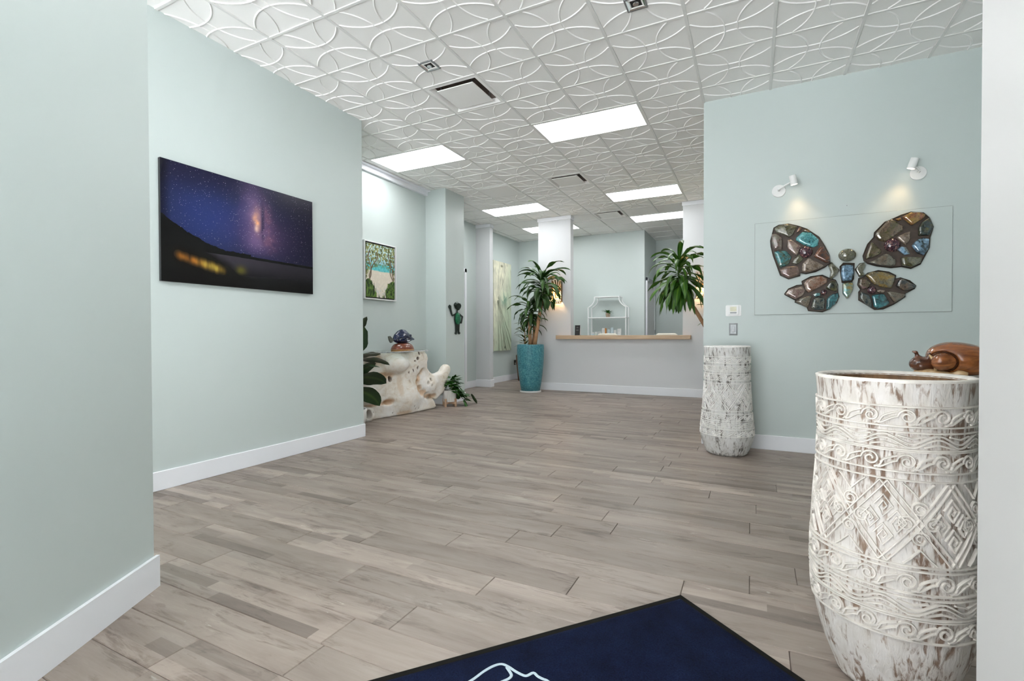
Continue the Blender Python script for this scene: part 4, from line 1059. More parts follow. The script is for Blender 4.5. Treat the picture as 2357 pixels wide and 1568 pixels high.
def f_head(P):
    a_ = sd_ell(P, (-.090, -.045, .048), (.034, .030, .030))
    a_ = smin(a_, sd_ell(P, (-.066, -.030, .044), (.038, .034, .034)), .02)
    a_ = smin(a_, sd_cap(P, (-.092, -.040, .070), (-.100, -.046, .099), (.010, .005)), .012)
    a_ = smin(a_, sd_cap(P, (-.100, -.046, .097), (-.110, -.048, .101), (.006, .004)), .006)
    a_ = smin(a_, sd_cap(P, (-.060, -.052, .066), (-.056, -.058, .093), (.010, .005)), .012)
    a_ = smax(a_, -sd_ell(P, (-.086, -.078, .045), (.008, .008, .006)), .004)
    return a_
sdf_obj('head', f_head, (-.13, -.095, .0), (-.018, .01, .115), .0030, M_SNAIL, sn)
MB().tube([(-.056, -.060, .088), (-.044, -.066, .070), (-.034, -.070, .045), (-.036, -.072, .022)], [.004, .007, .008, .005], 10).build('sapwood_edge', M_SAP, sn, True)
def f_foot(P):
    a_ = sd_ell(P, (-.070, -.040, .012), (.040, .034, .016))
    a_ = smin(a_, sd_cap(P, (-.06, -.055, .012), (.030, -.072, .006), (.014, .009)), .02)
    a_ = smin(a_, sd_ell(P, (.042, -.066, .012), (.024, .020, .016)), .012)
    a_ = a_ + .004 * (vnoise(P[0] * 90, P[1] * 90, P[2] * 90) - .5)
    return smax(a_, -(P[2] - .0015), .003)
sdf_obj('foot', f_foot, (-.125, -.10, -.004), (.08, .0, .036), .0030, M_SAP, sn)

# ------------------------------------------------------------------ doormat
def pile():
    m = NT('navy carpet pile', 0.95, 0.1); v = m.coord('Object')
    f = m.noise(v, 170, 4, .75); g = m.noise(v, 7, 5, .65)
    c = m.mix(.8, m.ramp(g, [(.3, (0.0028, 0.0050, 0.017, 1)), (.7, (0.0062, 0.011, 0.036, 1))]), m.ramp(f, [(.32, (.30, .30, .34, 1)), (.68, (2.0, 2.0, 1.9, 1))]), 'MULTIPLY')
    m.col(c); m.bump(f, .9, .006)
    m.b.inputs['Sheen Weight'].default_value = 0.0
    return m.m
M_PILE = pile(); M_RUB = plain('black rubber', (0.007, 0.0066, 0.0055, 1), 0.85, 0.12, bump=.1)
M_LOGO = plain('pale blue yarn', (0.50, 0.60, 0.66, 1), 0.95, var=.12, scale=300, bump=.5)
mc = Vector((-0.283, 2.234)); mu = Vector((-0.858, -1.012)).normalized(); mv = Vector((mu.y, -mu.x)) * -1
if mv.x < 0: mv = -mv
mat_ = empty('doormat', (mc.x, mc.y, 0)); tag(mat_, 'navy carpet doormat with black rubber edge and pale line emblem', 'doormat')
ml = lambda a_, b_, z: ((mu * a_ + mv * b_).x, (mu * a_ + mv * b_).y, z)
LM, WM, ed = 2.4, 0.95, 0.028
def quad_slab(a0, a1, b0, b1, z0_, z1_, ins=0.0):
    P_ = [(a0, b0), (a1, b0), (a1, b1), (a0, b1)]
    Q_ = [(a0 + ins, b0 + ins), (a1 - ins, b0 + ins), (a1 - ins, b1 - ins), (a0 + ins, b1 - ins)]
    return MB().prism(P_, lambda p: ml(p[0], p[1], z0_), lambda p: ml(Q_[P_.index(p)][0], Q_[P_.index(p)][1], z1_))
quad_slab(0, LM, 0, WM, 0.0005, 0.004, 0.004).build('rubber_border', M_RUB, mat_)
mb = MB(); na, nb = 120, 50
rz = np.random.RandomState(2)
vs = []
for i in range(na + 1):
    for k in range(nb + 1):
        a_, b_ = ed + (LM - 2 * ed) * i / na, ed + (WM - 2 * ed) * k / nb
        eg = i in (0, na) or k in (0, nb)
        vs.append(ml(a_, b_, 0.004 if eg else 0.0105 + 0.0006 * rz.rand()))
fs = [(i * (nb + 1) + k, (i + 1) * (nb + 1) + k, (i + 1) * (nb + 1) + k + 1, i * (nb + 1) + k + 1) for i in range(na) for k in range(nb)]
link('carpet', mesh('carpet', vs, fs, M_PILE), mat_)
def yarn(name, pts, w=0.0125):
    P_ = [Vector((x - mc.x, y - mc.y)) for x, y in pts]
    # resample a smooth curve
    out = []
    for i in range(len(P_) - 1):
        p0, p1, p2, p3 = P_[max(i - 1, 0)], P_[i], P_[i + 1], P_[min(i + 2, len(P_) - 1)]
        for t in (0, .25, .5, .75): out.append(0.5 * ((2 * p1) + (p2 - p0) * t + (2 * p0 - 5 * p1 + 4 * p2 - p3) * t * t + (3 * p1 - p0 - 3 * p2 + p3) * t ** 3))
    out.append(P_[-1])
    V, F_ = [], []
    for i, p in enumerate(out):
        d_ = (out[min(i + 1, len(out) - 1)] - out[max(i - 1, 0)]).normalized(); n_ = Vector((-d_.y, d_.x))
        for s_, z in ((-.5, .009), (-.35, .0122), (.35, .0122), (.5, .009)): V.append((p.x + n_.x * w * s_, p.y + n_.y * w * s_, z))
    for i in range(len(out) - 1):
        for k in range(3): F_.append((i * 4 + k, i * 4 + k + 1, i * 4 + 5 + k, i * 4 + 4 + k))
    link(name, mesh(name, V, F_, M_LOGO), mat_)
yarn('emblem_line', [(-.900, 1.18), (-.872, 1.26), (-.831, 1.354), (-.813, 1.416), (-.797, 1.453), (-.776, 1.474), (-.747, 1.472), (-.719, 1.463), (-.686, 1.457), (-.673, 1.462), (-.660, 1.483), (-.640, 1.474), (-.620, 1.470), (-.600, 1.467), (-.56, 1.44), (-.54, 1.38)])
yarn('emblem_line', [(-.754, 1.468), (-.734, 1.453), (-.721, 1.439), (-.722, 1.422), (-.735, 1.400), (-.76, 1.36), (-.79, 1.30)])

# ------------------------------------------------------------------ root console with glass top
CONS = [(4.58,.905),(4.90,.905),(5.951,.89),(6.03,.86),(6.05,.79),(6.02,.725),(6.03,.65),(6.103,.58),(6.165,.55),(6.294,.545),(6.377,.575),(6.445,.640),(6.505,.668),(6.557,.645),(6.583,.59),(6.565,.53),(6.512,.47),(6.477,.385),(6.442,.285),(6.391,.22),(6.308,.175),(6.255,.13),(6.20,.16),(6.15,.205),(6.21,.13),(6.257,.03),(6.209,0.0),(5.796,-.02),(5.304,-.02),(5.032,-.02),(4.847,-.02),(4.819,.064),(4.826,.19),(4.871,.216),(4.843,.267),(4.86,.31),(4.79,.36),(4.70,.44),(4.60,.55)]
def driftwood():
    m = NT('bleached driftwood', 0.62, 0.3)
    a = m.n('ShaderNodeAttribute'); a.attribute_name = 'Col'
    v = m.coord('Object', (16, 5, 9)); f = m.noise(v, 1.2, 6, .62, 1.5); g = m.noise(m.coord('Object'), 3.0, 4)
    base = m.ramp(f, [(.26, (.56, .45, .34, 1)), (.42, (.77, .69, .59, 1)), (.7, (.88, .84, .78, 1))])
    base = m.mix(m.ramp(g, [(.45, (0, 0, 0, 1)), (.68, (.8, .8, .8, 1))]), base, (.90, .885, .865, 1))
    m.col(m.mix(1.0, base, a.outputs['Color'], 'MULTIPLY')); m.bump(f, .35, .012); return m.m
M_DRIFT = driftwood()
cons = empty('root_console_table', (-4.62, 5.5, 0)); tag(cons, 'bleached driftwood root console table with a glass top', 'console table')
HOLES = [(5.31, .53, .034, .042), (4.885, .10, .036, .060), (5.80, .80, .022, .026), (5.83, .875, .012, .03), (5.76, .765, .012, .012), (5.81, .665, .010, .028), (5.66, .60, .012, .02), (5.74, .625, .006, .026), (6.08, .46, .018, .022), (6.02, .415, .012, .022), (6.085, .375, .012, .012), (5.73, .10, .010, .012), (5.85, .055, .012, .010), (5.35, .055, .010, .008), (4.95, .12, .008, .010), (4.75, .66, .02, .045), (4.99, .32, .016, .022), (5.77, .06, .006, .008)]
def f_cons(P):
    X, Y, Z = P
    y = Y + 5.5; xf = -.12 + .19 * (y - 4.9) / 1.3       # the front leans out towards the pothos end
    d2 = sd_poly(y[0] if False else y[0, :, :], Z[0, :, :], CONS)[None, :, :] * np.ones_like(X)
    wob = .05 * (fbm(y * 2.6, Z * 2.6, 1.0, 3) - .5)
    half = .20 - .135 * np.clip((y - 5.65) / .4, 0, 1)
    F0 = xf + .14
    dx = np.abs(X - (F0 - half) - wob) - half
    r_ = .05
    q0, q1 = np.maximum(d2 + r_, 0), np.maximum(dx + r_, 0)
    a_ = np.sqrt(q0 ** 2 + q1 ** 2) + np.minimum(np.maximum(d2 + r_, dx + r_), 0) - r_
    def E(yc, zc, ry, rz, off, dep): return sd_ell([X - (F0 + off), y - yc, Z - zc], (0, 0, 0), (dep, ry, rz))
    a_ = smin(a_, E(5.40, .735, .25, .125, -.005, .115), .028)      # big lobe
    a_ = smin(a_, E(4.97, .31, .105, .125, .01, .095), .014)      # sawn stub
    a_ = smin(a_, E(4.90, .10, .10, .12, .01, .08), .018)
    a_ = smin(a_, E(5.58, .22, .28, .20, -.02, .085), .04)
    a_ = smin(a_, E(6.08, .38, .15, .13, .00, .05), .03)
    a_ = smin(a_, E(4.72, .68, .12, .10, .02, .07), .03)
    a_ = smin(a_, E(5.85, .78, .13, .16, -.01, .05), .05)
    a_ = smin(a_, sd_cap([X - F0, y, Z], (-.07, 6.38, .42), (-.06, 6.505, .615), (.07, .045)), .03)
    a_ = smax(a_, -E(5.12, .585, .30, .045, .045, .085), .035)        # groove under the big lobe
    a_ = smax(a_, -E(5.27, .215, .075, .040, .03, .12), .03)      # crevice
    a_ = smax(a_, -E(5.05, .205, .20, .022, .04, .07), .025)
    for yc, zc in ((5.93, .60), (5.86, .53), (5.83, .44), (5.86, .35), (5.92, .28), (6.0, .22)): a_ = smax(a_, -E(yc, zc, .045, .055, .045, .09), .02)
    a_ = smax(a_, -E(6.12, .19, .10, .045, .05, .13), .02)
    for yc, zc, ry, rz_ in HOLES: a_ = smax(a_, -E(yc, zc, ry, rz_, .03, .12), .008)
    a_ = a_ + .022 * (fbm(y * 6, Z * 6, X * 6, 3) - .5)
    a_ = smax(a_, Z - .905, .006)
    a_ = smax(a_, -(X + .285), .01)
    return smax(a_, -Z, .006)
lo_, hi_, st_ = (-.50, -.98, -.02), (.42, 1.14, .96), .0135
P_ = grid3(lo_, hi_, st_)
V_, Q_ = surface_net(f_cons(P_), lo_, st_)
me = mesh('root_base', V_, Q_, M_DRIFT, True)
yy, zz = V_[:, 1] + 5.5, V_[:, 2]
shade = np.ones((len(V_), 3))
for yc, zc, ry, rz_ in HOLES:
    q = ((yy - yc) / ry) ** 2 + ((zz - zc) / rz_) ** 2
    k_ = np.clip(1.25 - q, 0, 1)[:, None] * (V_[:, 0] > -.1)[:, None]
    shade = shade * (1 - k_) + np.array([.40, .33, .29]) * k_     # darker colour in the knot holes
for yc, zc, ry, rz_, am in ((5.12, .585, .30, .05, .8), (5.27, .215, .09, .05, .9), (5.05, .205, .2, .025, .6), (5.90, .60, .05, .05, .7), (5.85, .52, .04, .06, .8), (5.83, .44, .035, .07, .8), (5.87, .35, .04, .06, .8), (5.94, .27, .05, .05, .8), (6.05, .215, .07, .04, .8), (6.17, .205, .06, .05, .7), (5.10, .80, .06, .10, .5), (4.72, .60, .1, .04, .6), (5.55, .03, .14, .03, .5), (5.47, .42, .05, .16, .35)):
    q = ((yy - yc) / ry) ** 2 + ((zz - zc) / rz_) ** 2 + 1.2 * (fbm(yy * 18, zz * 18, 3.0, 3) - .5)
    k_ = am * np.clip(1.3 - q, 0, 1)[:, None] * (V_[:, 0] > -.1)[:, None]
    shade = shade * (1 - k_) + shade * np.array([.88, .76, .64]) * k_     # tan unbleached wood in the grooves, also painted in as crease shade
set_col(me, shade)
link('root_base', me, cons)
def glass(name, tint, rough=0.02):
    m = NT(name, rough, 0.5); m.b.inputs['Transmission Weight'].default_value = 1.0; m.b.inputs['IOR'].default_value = 1.45; m.col(tint); return m.m
M_GLASS = glass('aqua edged glass', (0.80, 0.93, 0.90, 1))
GT = [(4.50, -4.90), (4.50, -4.50), (4.7, -4.40), (5.2, -4.36), (5.7, -4.36), (6.02, -4.40), (6.16, -4.50), (6.22, -4.64), (6.22, -4.90)]
MB().prism(GT, lambda p: (p[1] + 4.62, p[0] - 5.5, .906), lambda p: (p[1] + 4.62, p[0] - 5.5, .922)).build('glass_top', M_GLASS, cons)

# ------------------------------------------------------------------ blue fish on a red-brown wooden rock
M_FISH = root('blue glazed wood', (0.005, 0.008, 0.024, 1), (0.016, 0.032, 0.105, 1), 0.25)
M_FIN = root('grey green wood', (0.05, 0.06, 0.05, 1), (0.14, 0.15, 0.12, 1), 0.4)
M_ROCK = root('red brown wood', (0.10, 0.026, 0.014, 1), (0.26, 0.075, 0.035, 1), 0.28)
M_PALEW = root('honey wood edge', (0.35, 0.16, 0.05, 1), (0.50, 0.27, 0.10, 1), 0.4)
fx, fy, fz = -4.62, 5.68, 0.9225
fish = empty('fish_sculpture', (fx, fy, fz)); tag(fish, 'blue carved fish sculpture on a domed red-brown wooden base', 'sculpture')
def f_rock(P):
    a_ = sd_ell(P, (0, 0, .0), (.13, .215, .135)); a_ = smax(a_, P[2] - .108, .03)
    return smax(a_, -(P[2] - .012), .004)
sdf_obj('base', f_rock, (-.16, -.24, -.01), (.16, .24, .14), .0075, M_ROCK, fish)
MB().lathe([(.206, 0), (.213, .006), (.212, .014), (.16, .016)], 40).build('base_rim', M_PALEW, fish).scale = (.62, 1.0, 1.0)
OUT = [(-.215, .155), (-.17, .235), (-.10, .285), (-.03, .310), (.05, .300), (.13, .255), (.19, .205), (.235, .180), (.262, .168), (.258, .148), (.20, .138), (.13, .112), (.04, .098), (-.06, .098), (-.14, .110), (-.19, .132)]
def f_fish(P):
    d2 = sd_poly(P[1][0], P[2][0], OUT)[None] * np.ones_like(P[0])
    hw = np.clip(.075 * np.sqrt(np.clip(-d2 / .09, 0, 1)), 0, .08)
    dx = np.abs(P[0]) - hw
    a_ = np.where(d2 < 0, np.maximum(dx, d2), np.maximum(d2, dx)) * .8
    return a_
sdf_obj('body', f_fish, (-.10, -.26, .07), (.10, .29, .34), .0065, M_FISH, fish)
TAIL = [(-.20, .165), (-.235, .175), (-.285, .212), (-.312, .205), (-.300, .165), (-.285, .135), (-.262, .112), (-.240, .118), (-.225, .140), (-.20, .142)]
MB().prism(TAIL, lambda p: (-.012, p[0], p[1]), lambda p: (.012, p[0], p[1])).build('tail_fin', M_FIN, fish)
for s_ in (-1, 1):
    ey = MB().ell((s_ * .050, .125, .215), (.012, .020, .020), 16, 10).build('eye', M_FISH, fish, True)
    MB().ell((s_ * .058, .127, .215), (.007, .011, .011), 12, 8).build('pupil', M_BLK, ey, True)
    MB().prism([(-.02, .175), (.03, .185), (-.05, .150), (-.09, .135), (-.07, .155)], lambda p: (s_ * .062, p[0], p[1]), lambda p: (s_ * .075, p[0], p[1])).build('side_fin', M_FISH, fish)

# ------------------------------------------------------------------ plants
def leafmat(name, dark, light, rough=0.44):
    m = NT(name, rough, 0.5)
    uv = m.n('ShaderNodeUVMap'); uv.uv_map = 'UVMap'
    sp = m.n('ShaderNodeSeparateXYZ'); m.l(uv.outputs[0], sp.inputs[0])
    mid = m.ramp(sp.outputs[0], [(0.36, dark), (0.5, light), (0.64, dark)])
    oi = m.n('ShaderNodeObjectInfo')
    var = m.ramp(oi.outputs['Random'], [(0, (.72, .78, .7, 1)), (1, (1.25, 1.2, 1.1, 1))])
    m.col(m.mix(1.0, mid, var, 'MULTIPLY'))
    m.b.inputs['Transmission Weight'].default_value = 0.0
    m.b.inputs['Subsurface Weight'].default_value = 0.0
    return m.m
M_CORN = leafmat('corn plant leaf', (0.020, 0.062, 0.009, 1), (0.055, 0.135, 0.016, 1))
M_CORN2 = leafmat('striped corn plant leaf', (0.036, 0.115, 0.010, 1), (0.14, 0.28, 0.028, 1))
M_FIG = leafmat('fiddle leaf', (0.012, 0.040, 0.010, 1), (0.040, 0.085, 0.018, 1), 0.28)
M_POTH = leafmat('glossy trailing leaf', (0.022, 0.085, 0.014, 1), (0.055, 0.16, 0.025, 1), 0.25)
M_CROT = leafmat('croton leaf', (0.03, 0.075, 0.012, 1), (0.42, 0.27, 0.03, 1), 0.3)
M_CANE = grain('tan cane bark', (0.27, 0.135, 0.062, 1), (0.47, 0.27, 0.14, 1), (40, 40, 8), 0.7)
M_STEM = plain('green stem', (0.06, 0.12, 0.03, 1), 0.5)
M_SOIL = plain('dark potting soil', (0.028, 0.020, 0.014, 1), 0.95, var=.5, scale=60, bump=.6)
def leaf_mesh(name, base, az, elev, length, width, droop, mat, shape=1.0, wav=0.0, n=9, ph=0.0, fold=0.25, twist=0.0, ylim=None, roll=0.0):
    """arching blade: starts at base with azimuth/elevation and bends down by droop"""
    P_ = [Vector(base)]; el = elev; st = length / n
    D = []
    for i in range(n):
        d_ = Vector((math.cos(az) * math.cos(el), math.sin(az) * math.cos(el), math.sin(el))); D.append(d_)
        P_.append(P_[-1] + d_ * st); el = max(-1.50, el - droop / n * (0.5 + 1.0 * i / n))
    D.append(D[-1])
    V, F_, U = [], [], []
    for i, p in enumerate(P_):
        t = i / n
        w = width * (math.sin(PI * min(1, t * .94 + .06)) ** shape) * (1 if t < .99 else .1)
        d_ = D[i]
        side = Vector((-math.sin(az), math.cos(az), 0)); nn = d_.cross(side) * -1
        if roll: side = (side * math.cos(roll) + nn * math.sin(roll)); nn = d_.cross(side) * -1
        if twist: side = (side * math.cos(twist * t) + nn * math.sin(twist * t)); nn = d_.cross(side) * -1
        wv = wav * math.sin(ph + t * 13) * w
        V += [p + side * w * .5 + nn * (w * fold + wv), p, p - side * w * .5 + nn * (w * fold - wv)]
        U += [(0, t), (.5, t), (1, t)]
    for q in V:
        if ylim:
            lo_y, hi_y = ylim
            if q.y > hi_y - .2: q.y = hi_y - .2 + .2 * (1 - math.exp(-(q.y - hi_y + .2) / .2))
            if q.y < lo_y + .12: q.y = lo_y + .12 - .12 * (1 - math.exp((q.y - lo_y - .12) / .12))
    uvl = []
    for i in range(n):
        for k in (0, 1):
            f = (i * 3 + k, i * 3 + k + 1, i * 3 + 4 + k, i * 3 + 3 + k); F_.append(f)
            for q in f: uvl += list(U[q])
    me = mesh(name, V, F_, mat, True)
    me.uv_layers.new(name='UVMap').data.foreach_set('uv', uvl)
    return me
def crown(par, base, axis_h, count, L_, Wd, mat, rnd_, e_hi=1.1, e_lo=-.9, droop=1.7, face=None, start=.0, ylim=None):
    """a whorl of strap leaves along the top of a cane"""
    for k in range(count):
        t = k / (count - 1)
        az = k * 2.399 + rnd_.uniform(-.3, .3) + start
        z = base[2] + axis_h * (1 - t)
        el = e_hi + (e_lo - e_hi) * t ** .8 + rnd_.uniform(-.15, .15)
        ln = L_ * (0.62 + .42 * math.sin(PI * min(1, .25 + t * .8))) * rnd_.uniform(.85, 1.12)
        me = leaf_mesh('leaf', (base[0], base[1], z), az, el, ln, Wd * rnd_.uniform(.8, 1.15), droop * rnd_.uniform(.7, 1.2) * (.6 + .5 * t if t < .7 else 1.0), mat, .75, rnd_.choice((0, .12, .25)), 10, rnd_.uniform(0, 6), .18, rnd_.uniform(-.8, .8), ylim)
        link('leaf', me, par)
IR = Vector((math.cos(_yaw), math.sin(_yaw), 0))       # direction across the room front
rp = random.Random(11)
# corn plant in the tall blue pot
bx, by = -4.0, 8.88
cp = empty('corn_plant', (bx, by, 0)); tag(cp, 'corn plant on tan canes in the tall blue planter', 'potted plant')
def bluepot():
    m = NT('speckled turquoise glaze', 0.45, 0.45); v = m.coord('Object')
    f = m.noise(v, 34, 5, .65, .6); g = m.noise(v, 5, 3)
    c = m.ramp(f, [(.30, (.018, .10, .135, 1)), (.48, (.05, .215, .265, 1)), (.62, (.10, .31, .34, 1)), (.74, (.24, .46, .44, 1))])
    m.col(m.mix(.35, c, m.ramp(g, [(.3, (.7, .75, .8, 1)), (.7, (1.2, 1.2, 1.1, 1))]), 'MULTIPLY')); m.bump(f, .25, .006); return m.m
M_BPOT = bluepot()
pot = MB().lathe([(.165, .022), (.185, .024), (.212, .16), (.238, .34), (.258, .54), (.270, .74), (.272, .86), (.268, .93), (.262, .948), (.248, .950), (.240, .935), (.235, .90)], 48, close=False).build('planter', M_BPOT, cp, True)
MB().lathe([(.20, 0.0), (.213, .004), (.215, .030), (.205, .032), (.200, .022), (.001, .020)], 40).build('saucer', M_PLAST, cp)
MB().lathe([(.238, .88), (.12, .895), (.001, .90)], 32, close=False).build('soil', M_SOIL, cp)
def cane(par, pts, r0, r1):
    n = len(pts); o = MB().tube(pts, [r0 + (r1 - r0) * i / (n - 1) for i in range(n)], 12).build('cane', M_CANE, par, True); return o
def ofs(s_, dep, z): 
    p = IR * s_ + Vector((-IR.y, IR.x, 0)) * dep; return (p.x, p.y, z)
cane(cp, [ofs(.075, -.05, .88), ofs(.12, -.05, 1.2), ofs(.19, -.04, 1.6), ofs(.235, -.03, 1.86)], .040, .033)
cane(cp, [ofs(-.005, -.02, .88), ofs(-.010, 0, 1.2), ofs(-.018, .02, 1.52)], .036, .032)
cane(cp, [ofs(.04, .08, .88), ofs(.07, .09, 1.1), ofs(.08, .1, 1.32)], .03, .026)
MB().tube([ofs(.235, -.03, 1.84), ofs(.235, -.03, 2.05), ofs(.225, -.03, 2.28)], [.02, .018, .012], 8).build('stalk', M_STEM, cp)
crown(cp, ofs(.23, -.03, 1.84), .46, 62, .62, .092, M_CORN, rp, 1.15, -.05, 3.5, ylim=(-9, .43))
crown(cp, ofs(-.02, .02, 1.44), 0.34, 34, .50, .080, M_CORN, rp, 1.0, -.1, 3.2, start=1.1, ylim=(-9, .43))
crown(cp, ofs(.08, .10, 1.24), .22, 14, .40, .07, M_CORN, rp, .9, -.3, 2.2, start=2.1, ylim=(-9, .43))
# second corn plant behind the right wall corner, leaning out
p2x, p2y = -0.36, 8.72
cp2 = empty('leaning_corn_plant', (p2x, p2y, 0)); tag(cp2, 'leaning corn plant with drooping striped leaves at the end of the reception counter', 'potted plant')
MB().lathe([(.15, 0), (.17, .004), (.19, .3), (.21, .6), (.215, .68), (.205, .69), (.195, .68), (.19, .64)], 40, close=False).build('planter', M_BPOT, cp2, True)
MB().lathe([(.195, .63), (.1, .64), (.001, .645)], 28, close=False).build('soil', M_SOIL, cp2)
cane(cp2, [ofs(-.02, 0, .62), ofs(-.20, 0, .95), ofs(-.38, 0, 1.26), ofs(-.56, 0, 1.56), ofs(-.70, 0, 1.74)], .034, .030)
MB().tube([ofs(-.70, 0, 1.72), ofs(-.80, 0, 1.92), ofs(-.83, 0, 2.14), ofs(-.82, 0, 2.36)], [.022, .018, .015, .012], 8).build('stalk', M_STEM, cp2)
crown(cp2, ofs(-.82, 0, 1.96), .42, 44, .62, .082, M_CORN2, rp, 1.15, 0.0, 3.3, ylim=(-9, .50))
crown(cp2, ofs(-.80, 0, 1.86), .26, 34, .66, .105, M_CORN2, rp, -.1, -.6, 2.0, start=.7, ylim=(-9, .50))
cane(cp2, [ofs(.03, .02, .62), ofs(.0, .02, .95), ofs(-.06, .02, 1.25)], .032, .028)
crown(cp2, ofs(-.06, .02, 1.24), .26, 22, .52, .075, M_CORN2, rp, 1.0, -.5, 1.6, start=1.9, ylim=(-9, .50))

# fiddle-leaf plant peeking round the wall end
fp = empty('fiddle_leaf_plant', (-4.46, 4.50, 0)); tag(fp, 'broad-leaved plant in a white pot between the wall end and the root console', 'potted plant')
MB().lathe([(.13, 0), (.15, .004), (.172, .12), (.178, .225), (.174, .232), (.165, .228), (.16, .20)], 40, close=False).build('pot', M_PLAST, fp, True)
MB().lathe([(.162, .20), (.08, .21), (.001, .212)], 28, close=False).build('soil', M_SOIL, fp)
MB().tube([(0, 0, .2), (.02, .02, .6), (.0, .03, 1.0), (.01, .03, 1.25)], [.014, .012, .010, .006], 8).build('trunk', M_CANE, fp, True)
for az, z, el, ln, wd, dr, ro in ((1.50, .90, 1.0, .40, .24, -.3, 1.3), (1.45, .90, .10, .44, .17, .35, .35), (1.38, .84, .10, .58, .13, .8, .5), (1.50, .64, .45, .40, .14, .3, 1.2), (1.42, .60, .10, .54, .20, .85, 1.0), (1.45, .46, -.2, .50, .20, 1.0, 1.1), (1.55, .40, .1, .38, .17, 1.1, 1.3), (2.4, .8, .3, .4, .2, .8, 0), (-.6, 1.0, .5, .38, .19, .7, 0), (3.6, .9, .4, .4, .2, .7, 0), (4.6, .7, .3, .4, .2, .8, 0), (.3, .75, .3, .36, .18, .9, 0), (0.2, 1.15, 1.0, .3, .16, .4, 0), (2.9, 1.1, .9, .32, .17, .5, 0)):
    link('leaf', leaf_mesh('leaf', (.01, .025, z), az, el, ln, wd, dr, M_FIG, .62, .05, 9, az, .12, .3 * math.sin(az * 9), (-.30, 9), ro), fp)

# trailing plant in a ribbed pot on a wooden stand
tp = empty('trailing_plant', (-4.365, 6.525, 0)); tag(tp, 'small trailing green plant in a white ribbed pot on a wooden stand', 'potted plant')
M_STAND = grain('light beech', (.40, .24, .15, 1), (.58, .40, .27, 1), (10, 10, 10), .5)
st_o = MB().bbox(-.115, .115, -.016, .016, .045, .075, .003).bbox(-.016, .016, -.115, .115, .045, .075, .003)
st_o.build('plant_stand', M_STAND, tp)
for a_, b_ in ((-.115, 0), (.115, 0), (0, -.115), (0, .115)): MB().bbox(a_ - .014, a_ + .014, b_ - .014, b_ + .014, 0, .13, .003).build('stand_leg', M_STAND, tp)
n_ = 72; mb = MB(); vs = []
prof = [(.085, .075), (.096, .08), (.103, .14), (.106, .25), (.107, .262), (.099, .262), (.096, .24)]
for i, (r_, z) in enumerate(prof):
    for k in range(n_): rr = r_ + (.0028 * math.cos(k * PI) if i in (1, 2, 3) else 0); vs.append((rr * math.cos(2 * PI * k / n_), rr * math.sin(2 * PI * k / n_), z))
mb.add(vs, [(i * n_ + k, i * n_ + (k + 1) % n_, (i + 1) * n_ + (k + 1) % n_, (i + 1) * n_ + k) for i in range(len(prof) - 1) for k in range(n_)] + [tuple(range(n_))[::-1]]).build('ribbed_pot', plain('white ribbed ceramic', (.68, .66, .63, 1), .5), tp)
MB().lathe([(.098, .24), (.05, .248), (.001, .25)], 28, close=False).build('soil', M_SOIL, tp)
rq = random.Random(4)
for k in range(64):
    az = rq.uniform(0, 2 * PI); q = rq.random()
    if k < 34: b_ = (.05 * math.cos(az), .05 * math.sin(az), .25 + .20 * rq.random()); el = rq.uniform(-.3, .9)
    else:
        az = rq.uniform(.3, 1.7); s_ = rq.uniform(.08, .26); b_ = (s_ * math.cos(az) * .75 + .02, s_ * math.sin(az), .40 - s_ * 1.15 + rq.uniform(-.03, .1)); el = rq.uniform(-.9, .1)
    link('leaf', leaf_mesh('leaf', b_, az + rq.uniform(-.5, .5), el, rq.uniform(.11, .18), rq.uniform(.075, .11), rq.uniform(.4, 1.3), M_POTH, .6, .06, 5, q * 6, .12), tp)
link('leaf', leaf_mesh('leaf', (.20, .36, .17), 1.25, -.8, .22, .09, .7, M_FIG, .6, .05, 6, 0, .2), tp)
for az in (.6, 1.1, 1.5): MB().tube([(.03 * math.cos(az), .03 * math.sin(az), .25), (.08 * math.cos(az), .1 * math.sin(az), .40), (.20 * math.cos(az), .24 * math.sin(az), .24), (.26 * math.cos(az), .34 * math.sin(az), .14)], .004, 6).build('vine', M_STEM, tp)

# croton in the corner behind the blue planter
cr = empty('croton_plant', (-5.10, 10.95, 0)); tag(cr, 'yellow flecked croton in the corner behind the blue planter', 'potted plant')
M_TERRA = plain('brown clay', (.16, .085, .05, 1), .6)
MB().lathe([(.15, 0), (.16, .004), (.20, .4), (.21, .62), (.20, .64), (.19, .62)], 36, close=False).build('pot', M_TERRA, cr, True)
MB().lathe([(.19, .60), (.1, .61), (.001, .612)], 24, close=False).build('soil', M_SOIL, cr)
MB().tube([(0, 0, .6), (.01, .01, 1.0), (0, .02, 1.42)], [.016, .012, .008], 8).build('stem', M_CANE, cr)
for k in range(34): link('leaf', leaf_mesh('leaf', (0, .01, .80 + .62 * k / 34), k * 2.4, rq.uniform(-.1, .8), rq.uniform(.22, .34), rq.uniform(.05, .08), rq.uniform(.6, 1.4), M_CROT, .7, .1, 6, k, .15), cr)

